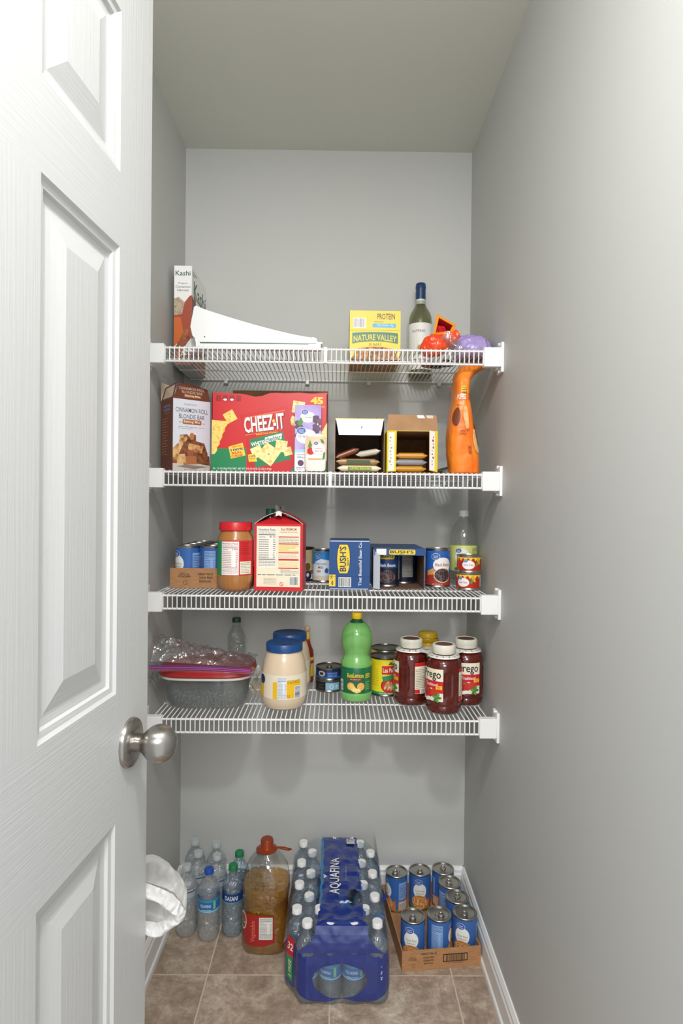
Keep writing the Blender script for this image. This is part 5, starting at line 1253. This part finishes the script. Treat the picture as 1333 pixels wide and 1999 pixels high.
# ================================================================ FLOOR : oil jug
def oil_jug():
    t = thing('oil_jug', 'large clear jug of golden cooking oil with an orange brown cap on the floor', 'jug', (-.194, -.2195, .0005), 0)
    def sq(a, e): c, s = cos(a), sin(a); return (abs(c)**e+abs(s)**e)**(-1/e)
    def ring(z, A, B, e=3, n=48, sh=0): return [(A*cos(a)*sq(a, e), B*sin(a)*sq(a, e), z) for a in [2*pi*k/n for k in range(n)]]
    def body(s, zmax, hmin=0):
        ks = [(.003, .050, .048), (.0, .058, .056), (.006, .066, .062), (.03, .070, .066), (.055, .0695, .0655), (.075, .066, .062), (.095, .0645, .061), (.118, .0635, .0605), (.128, .0615, .0585), (.14, .0655, .062), (.155, .068, .0645), (.185, .067, .064), (.215, .062, .059), (.24, .051, .049), (.258, .036, .036), (.268, .024, .024), (.274, .021, .021)]
        out = []
        for z, A, B in ks:
            if z > zmax: break
            out.append(ring(max(z+hmin, 0), A-s, B-s, 2.2 if z > .23 else 3.0))
        return out
    pl = clearmat('clear_jug_plastic', '#f3f4f2', rough=.05, ripple=.8, rscale=35, ior=1.6)
    MB().loft(body(0, 1), pl).build('body', t)
    oil = clearmat('golden_cooking_oil', '#fbd876', body=.17, bodycol='#ffc430', rough=.03, ripple=4, rscale=45, ior=2.0)
    b = MB(); rr = body(.0012, .16, .0012); rr.append(ring(.180, .0655, .0625, 3.0)); rr.append(ring(.1803, .03, .03, 3.0)); b.loft(rr, oil).build('oil', t, label='golden oil up to the shoulder')
    OC = mat('#8c3414', .3)
    c = MB(); c.lathe([(.0255, .268), (.029, .269), (.031, .272), (.0235, .2755), (.0195, .277), (.0185, .2785), (.0185, .298), (.0165, .3015), (.001, .3015)], OC, 40); capo = c.build('cap', t)
    h = MB(); h.tube([(.016, -.004, .281), (.04, -.012, .279), (.064, -.016, .276), (.072, -.008, .274), (.05, .006, .272), (.022, .010, .271)], .0021, OC, 8).build('handle_ring', capo)
    lb = MB(); p = Print(); RL = mat('#a0201e', .4)
    p.poly([(-.062, .03), (-.066, .105), (-.05, .118), (.0, .118), (.025, .112), (.028, .04), (.0, .03)], RL, 1)
    p.facts(-.012, .022, .05, .112, M_INK, mat('#e8e6e0', .4), 3); p.text('Vegetable', -.026, .072, .06, .014, mat('#d86a5a', .4), 3, rot=90, bold=.02)
    p.ell(-.056, .095, .012, .026, mat('#e0d6cc', .4), 3); p.ell(-.056, .095, .010, .022, mat('#8a5a40', .4), 4)
    def wrap(u, v, n):
        # squarish body radius at that height
        a = -pi/2+u/.062
        A = .0645+.002*cos((v-.11)*30) if v > .09 else .0668
        r = (A+.0012)*sq(a, 3.0)+n; return (r*cos(a), r*.955*sin(a)-.001, v)
    p.emit(lb, wrap, .006); lb.build('label', t)
oil_jug()

# ---------------------------------------------------------------- the wrapped pack of water bottles
def pack():
    px = .0605; rows = []
    proto = None
    def aq(p, R, z0, z1): a_aqua(p, R, z0, z1)
    colnames = ['outer left', 'inner left', 'inner right', 'outer right']
    for r_ in range(8):
        y = -.425+.0535*r_; off = 0 if r_ % 2 == 0 else -px/2
        for c in range(4):
            x = -.065+off+px*c
            vis = c in (0, 3) or r_ in (0, 1)
            if not vis: continue
            side = 'left edge' if c == 0 else ('right edge' if c == 3 else 'middle')
            nth = ['front', 'second', 'third', 'fourth', 'fifth', 'sixth', 'seventh', 'rearmost'][r_]
            if c in (1, 2):
                lab = 'wrapped water bottle in the %s row, %s of centre, seen through the oval window' % (nth, 'left' if c == 1 else 'right')
            else: lab = 'white capped water bottle at the %s of the wrapped pack, %s row' % (side, nth)
            if proto is None:
                proto = pet_bottle('water_bottle', lab, (x, y, .001), '#eeeeee', 0, 'white capped bottles in the blue wrapped pack', h=.2, R=.0295, mat_=M_PETP, lab=(.066, .103, AQB, aq))
            else: copy_tree(proto, (x, y, .001), lab, random.uniform(-25, 25))
    t = thing('shrink_wrap', 'blue and clear plastic wrap around the pack of water bottles on the floor', 'wrap', (0, 0, .0))
    # skirt path
    xl, xr = -.128, .149; yf = -.4565
    P = [(xl, -.02), (xl, -.10), (xl, -.2), (xl, -.3), (xl, -.375), (xl+.004, -.392), (xl+.016, -.408), (-.097, -.425), (-.094, -.440), (-.083, -.4515), (-.066, yf)]
    P += [(-.035, yf+.004), (-.0045, yf), (.026, yf+.004), (.056, yf), (.087, yf+.004), (.118, yf), (.136, -.4505), (.1455, -.439), (xr, -.424), (xr, -.37), (xr, -.3), (xr, -.2), (xr, -.1), (xr, -.02)]
    P = [Vector(p) for p in P]; S = [0]
    for a, b in zip(P[:-1], P[1:]): S.append(S[-1]+(b-a).length)
    def at(s):
        s = max(0, min(s, S[-1]-1e-6))
        for k in range(len(S)-1):
            if S[k] <= s <= S[k+1]: f = (s-S[k])/(S[k+1]-S[k]); q = P[k].lerp(P[k+1], f); d = (P[k+1]-P[k]).normalized(); return q, Vector((d.y, -d.x))
        return P[-1], Vector((1, 0))
    def fn(s, v, n):
        q, nn = at(s); tuck = -.010*max(0, 1-v/.02)**2-.004*max(0, (v-.11)/.03)
        q = q+nn*(n+tuck+.0007*noise.noise(Vector((s*40, v*25, 3)))*2)
        return (q.x, q.y, max(v, .0006)+.0)
    BF = clearmat('blue_printed_film', '#0a3f9c', body=.9, bodycol='#042c84', rough=.14, ripple=.5, rscale=40)
    BF2 = BF; LBF = clearmat('light_blue_printed_film', '#58b8ec', body=.7, bodycol='#2c93d8', rough=.14, ripple=.5)
    CLF = clearmat('clear_shrink_film', '#e6eef4', rough=.12, ior=1.45, body=.05, ripple=.9, rscale=45)
    s0 = S[7]; s1 = S[19]; sf0, sf1 = S[9], S[17]; sc_ = (S[10]+S[16])/2
    # blue skirt with an oval window: quads split by column
    m = MB(); N = 150
    zt = .137
    def win(s):
        d = (s-sc_+.006)/.071
        if abs(d) >= 1: return None
        k = sqrt(1-d*d); return (.069-.047*k*(1.0 if d < .2 else 1), .069+.040*k)
    def bot(s):   # lower edge of the blue print
        d = s-sc_
        if s < s0-.002: return .022
        return .010+.010*(0.5+.5*cos(d*52))*(abs(d) < .06)+.018*max(0, (abs(d)-.07)/.04)
    def topz(s): 
        d = abs(s-sc_); return zt-.012*max(0, 1-abs(d-.085)/.03)+(.004 if d < .05 else 0)
    LS = [i*S[-1]/N for i in range(N+1)]+[sc_-.006-.071, sc_-.006+.071, s0]
    LS = sorted(set(LS))
    for a, b in zip(LS[:-1], LS[1:]):
        mid_ = (a+b)/2; w_ = win(mid_)
        wa = win(a) or (.069, .069); wb = win(b) or (.069, .069)
        def strip(f0, f1, M, l=0, k=6):
            for j in range(k):
                q0, q1 = j/k, (j+1)/k
                z = [f0(a)+(f1(a)-f0(a))*q0, f0(b)+(f1(b)-f0(b))*q0, f0(b)+(f1(b)-f0(b))*q1, f0(a)+(f1(a)-f0(a))*q1]
                if max(z)-min(z) < 1e-5: continue
                m.add([fn(a, z[0], l), fn(b, z[1], l), fn(b, z[2], l), fn(a, z[3], l)], [(0,1,2,3)], M, True)
        strip(lambda s: 0, bot, CLF, 0, 3)
        if w_:
            W0 = {a: wa, b: wb}
            strip(bot, lambda s: max(W0[s][0], bot(s)), BF); strip(lambda s: max(W0[s][0], bot(s)), lambda s: W0[s][1], CLF); strip(lambda s: W0[s][1], topz, BF)
        else: strip(bot, topz, BF if mid_ > s0-.024 or mid_ < S[3] else BF, 0)
        strip(topz, lambda s: .15, CLF, 0, 2)
    p = Print()                                     # red and green flag on the left front corner
    p.rect(s0-.036, s0-.006, .098, .143, RED, 5); p.text('32', s0-.020, .122, .022, .017, M_WHITE, 7, bold=.04)
    p.rect(s0-.036, s0-.008, .036, .098, GREEN, 5); p.text('2 FREE', s0-.02, .066, .045, .012, CREAM, 7, rot=90, bold=.02)
    p.emit(m, fn, .006)
    m.build('side_wrap', t)
    # top ribbon, running over the caps and down the front
    keys = [(-.012, .190, -.034, .074), (-.03, .206, -.038, .076), (-.12, .207, -.036, .078), (-.2, .206, -.036, .080), (-.3, .206, -.036, .084), (-.38, .205, -.038, .086), (-.425, .2045, -.040, .088), (-.441, .198, -.042, .090), (-.449, .180, -.046, .092), (-.4535, .162, -.056, .098), (-.4555, .148, -.080, .118), (-.4562, .1385, -.093, .135)]
    ky = interp(keys, 88)
    rib = MB(); nx = 32; grid = []
    for (y, z, a, b) in ky:
        row = []
        for i in range(nx+1):
            u = i/nx; x = a+(b-a)*u; zz = z; yy = y
            if z > .2: 
                # sag between caps
                rI = round((y+.425)/.0535); off = -px/2 if rI % 2 else 0; cx = ((x+.065-off)/px); dx = abs(cx-round(cx))*px; dy = abs(y-(-.425+.0535*rI)); dd = hypot(dx, dy)
                zz -= .0055*(lambda q: q*q*(3-2*q))(min(1, max(0, (dd-.009)/.024)))
                zz += .0022*noise.noise(Vector((x*60, y*60, 0)))
                ed = min(u, 1-u); zz -= .006*max(0, 1-ed/.08)
            else: yy += .0015*noise.noise(Vector((x*50, z*50, 1)))
            row.append((x+.003*noise.noise(Vector((y*40, u*3, 5))), yy, zz))
        grid.append(row)
    hole = lambda x, y: ((x-.062)/.020)**2+((y+.335)/.032)**2 < 1
    for j in range(len(grid)-1):
        for i in range(nx):
            q = [grid[j][i], grid[j][i+1], grid[j+1][i+1], grid[j+1][i]]; cx, cy = sum(v[0] for v in q)/4, sum(v[1] for v in q)/4
            if hole(cx, cy) and q[0][2] > .18: continue
            rib.add(q, [(0,1,2,3)], LBF if (i < 2 and cy > -.36) or (i > nx-2 and -.2 > cy > -.3) else BF, True)
    # lettering laid on the film
    def on_rib(u, v, n):        # u,v = x,y on the top
        f = None
        best = min(range(len(ky)), key=lambda k: abs(ky[k][0]-v)); a, b = ky[best][2:]
        i = max(1, min(nx-2, int((u-a)/(b-a)*nx))); zz = max(grid[max(0, min(len(grid)-1, best+dj))][i+di][2] for dj in (-2, -1, 0, 1, 2) for di in (-1, 0, 1, 2))
        return (u, v, zz+.0010+n)
    p = Print(); p.text('AQUAFINA', .007, -.24, .173, .033, M_WHITE, 2, rot=90, bold=.02); p.text('pure water, perfect taste', .038, -.23, .07, .0045, SKY, 2, rot=90)
    p.bars(.044, .066, -.075, -.045, TEXTG, 2, 14)
    p.poly([(-.028, -.235), (-.016, -.245), (-.026, -.255)], mat('#c8d8ea', .4), 2)
    p.emit(rib, on_rib, .006)
    rib.build('top_wrap', t)
    # clear film over the shoulders
    sh = MB()
    for sgn, xa, xb in ((-1, -.045, -.127), (1, .080, .148)):
        sh.grid(lambda u, v: (xa+(xb-xa)*u, -.03-.40*v, .203-.058*u**1.8-.006*sin(v*47+u)*(1-u)), 14, 60, CLF)
    sh.build('shoulder_film', t, label='clear stretched film at the sides')
    tor = MB()
    for (cx, cy, cz, a) in ((.125, -.345, .150, .5), (.148, -.285, .165, 1.0), (.035, -.36, .205, .2)):
        tor.grid(lambda u, v: (cx+(.03*u-.015)*cos(a)+.004*sin(v*7), cy+(.03*u-.015)*sin(a), cz+.028*v*(.6 if cz < .2 else .15)+.003*sin(u*12)), 6, 5, [LBF, BF, mat('#a8d4f0', .3)][0 if cz < .16 else (1 if cz < .2 else 2)])
    tor.build('torn_flap', t, label='torn light and dark blue flaps')
pack()

# ---------------------------------------------------------------- grocery bag hanging from the far door knob
def grocery_bag():
    t = thing('plastic_bag', 'white plastic grocery bag hanging behind the door edge near the floor bottles', 'bag', (-.300, -1.06, .632)); t.scale = (1.12, 1, .74)
    m_, tr, b, o = nodes('white_bag_film'); b.inputs['Base Color'].default_value = lin('#f1f1f1'); b.inputs['Roughness'].default_value = .35
    tl = tr.nodes.new('ShaderNodeBsdfTranslucent'); tl.inputs[0].default_value = lin('#f4f4f4'); tp = tr.nodes.new('ShaderNodeBsdfTransparent')
    m1 = tr.nodes.new('ShaderNodeMixShader'); m1.inputs[0].default_value = .35; tr.links.new(b.outputs[0], m1.inputs[1]); tr.links.new(tl.outputs[0], m1.inputs[2])
    m2 = tr.nodes.new('ShaderNodeMixShader'); m2.inputs[0].default_value = .18; tr.links.new(m1.outputs[0], m2.inputs[1]); tr.links.new(tp.outputs[0], m2.inputs[2]); tr.links.new(m2.outputs[0], o.inputs[0])
    # open sack seen from the mouth: outline bulges right then falls to a point
    # mouth outline (x,z) in metres about the origin, and the hem folded over it
    out = [(-.05, .088), (-.01, .090), (.014, .080), (.032, .066), (.050, .050), (.061, .034), (.066, .018), (.062, .004), (.050, -.012), (.036, -.026), (.022, -.022), (.006, -.006), (-.018, .006), (-.045, .018)]
    inn = [(-.045, .062), (-.012, .058), (.008, .052), (.024, .044), (.038, .034), (.046, .026), (.048, .018), (.043, .010), (.034, .002), (.026, -.006), (.014, -.002), (.002, .008), (-.018, .018), (-.04, .03)]
    N = 120
    def spl(P, t_):
        n = len(P); t_ = (t_ % 1)*n; k = int(t_); f = t_-k; p0, p1, p2, p3 = P[k-1], P[k], P[(k+1) % n], P[(k+2) % n]
        g = lambda a, b_, c, d: .5*((2*b_)+(-a+c)*f+(2*a-5*b_+4*c-d)*f*f+(-a+3*b_-3*c+d)*f**3)
        return g(p0[0], p1[0], p2[0], p3[0]), g(p0[1], p1[1], p2[1], p3[1])
    def wr(x, y, z, a=.0035):
        q = Vector((x*45, y*30, z*45)); v = noise.noise_vector(q)*a; c = abs(noise.noise(q*2.3))*a*1.4
        return (x+v.x-c*.5, y+v.y*1.5+c, z+v.z-c)
    rings = []
    for j in range(17):
        v = j/16; ring = []
        for i in range(N):
            a, b_ = spl(out, i/N), spl(inn, i/N); x = a[0]+(b_[0]-a[0])*v; z = a[1]+(b_[1]-a[1])*v
            ring.append(wr(x, -.016*sin(v*pi)-.002, z, .004))
        rings.append(ring)
    MB().loft(rings, m_, cap=False).build('folded_hem', t)
    rings = []
    for j in range(10):
        v = j/9; ring = []
        for i in range(N):
            a = spl(out, i/N); s = 1-.5*v**2.2; cx, cz = .01, .045
            ring.append(wr(cx+(a[0]-cx)*s-.01*v, .002+.10*v, cz+(a[1]-cz)*s-.01*v, .005))
        rings.append(ring)
    b_ = MB(); b_.loft(rings, m_, cap=False); b_.add(rings[-1], [tuple(range(N))], m_); b_.build('sack', t)
    hd = MB()
    for s in (0, 1):
        hd.grid(lambda u, v: (-.03-.018*u+.01*(v-.5)*(1-u), .0-.06*u+.004*sin(20*v), .08+.36*u+.002*sin(9*u+6*v)), 14, 4, m_) if s == 0 else hd.grid(lambda u, v: (-.042-.006*u, .03-.085*u+.012*(v-.5), .085+.35*u), 14, 3, m_)
    hd.build('handle', t)
grocery_bag()
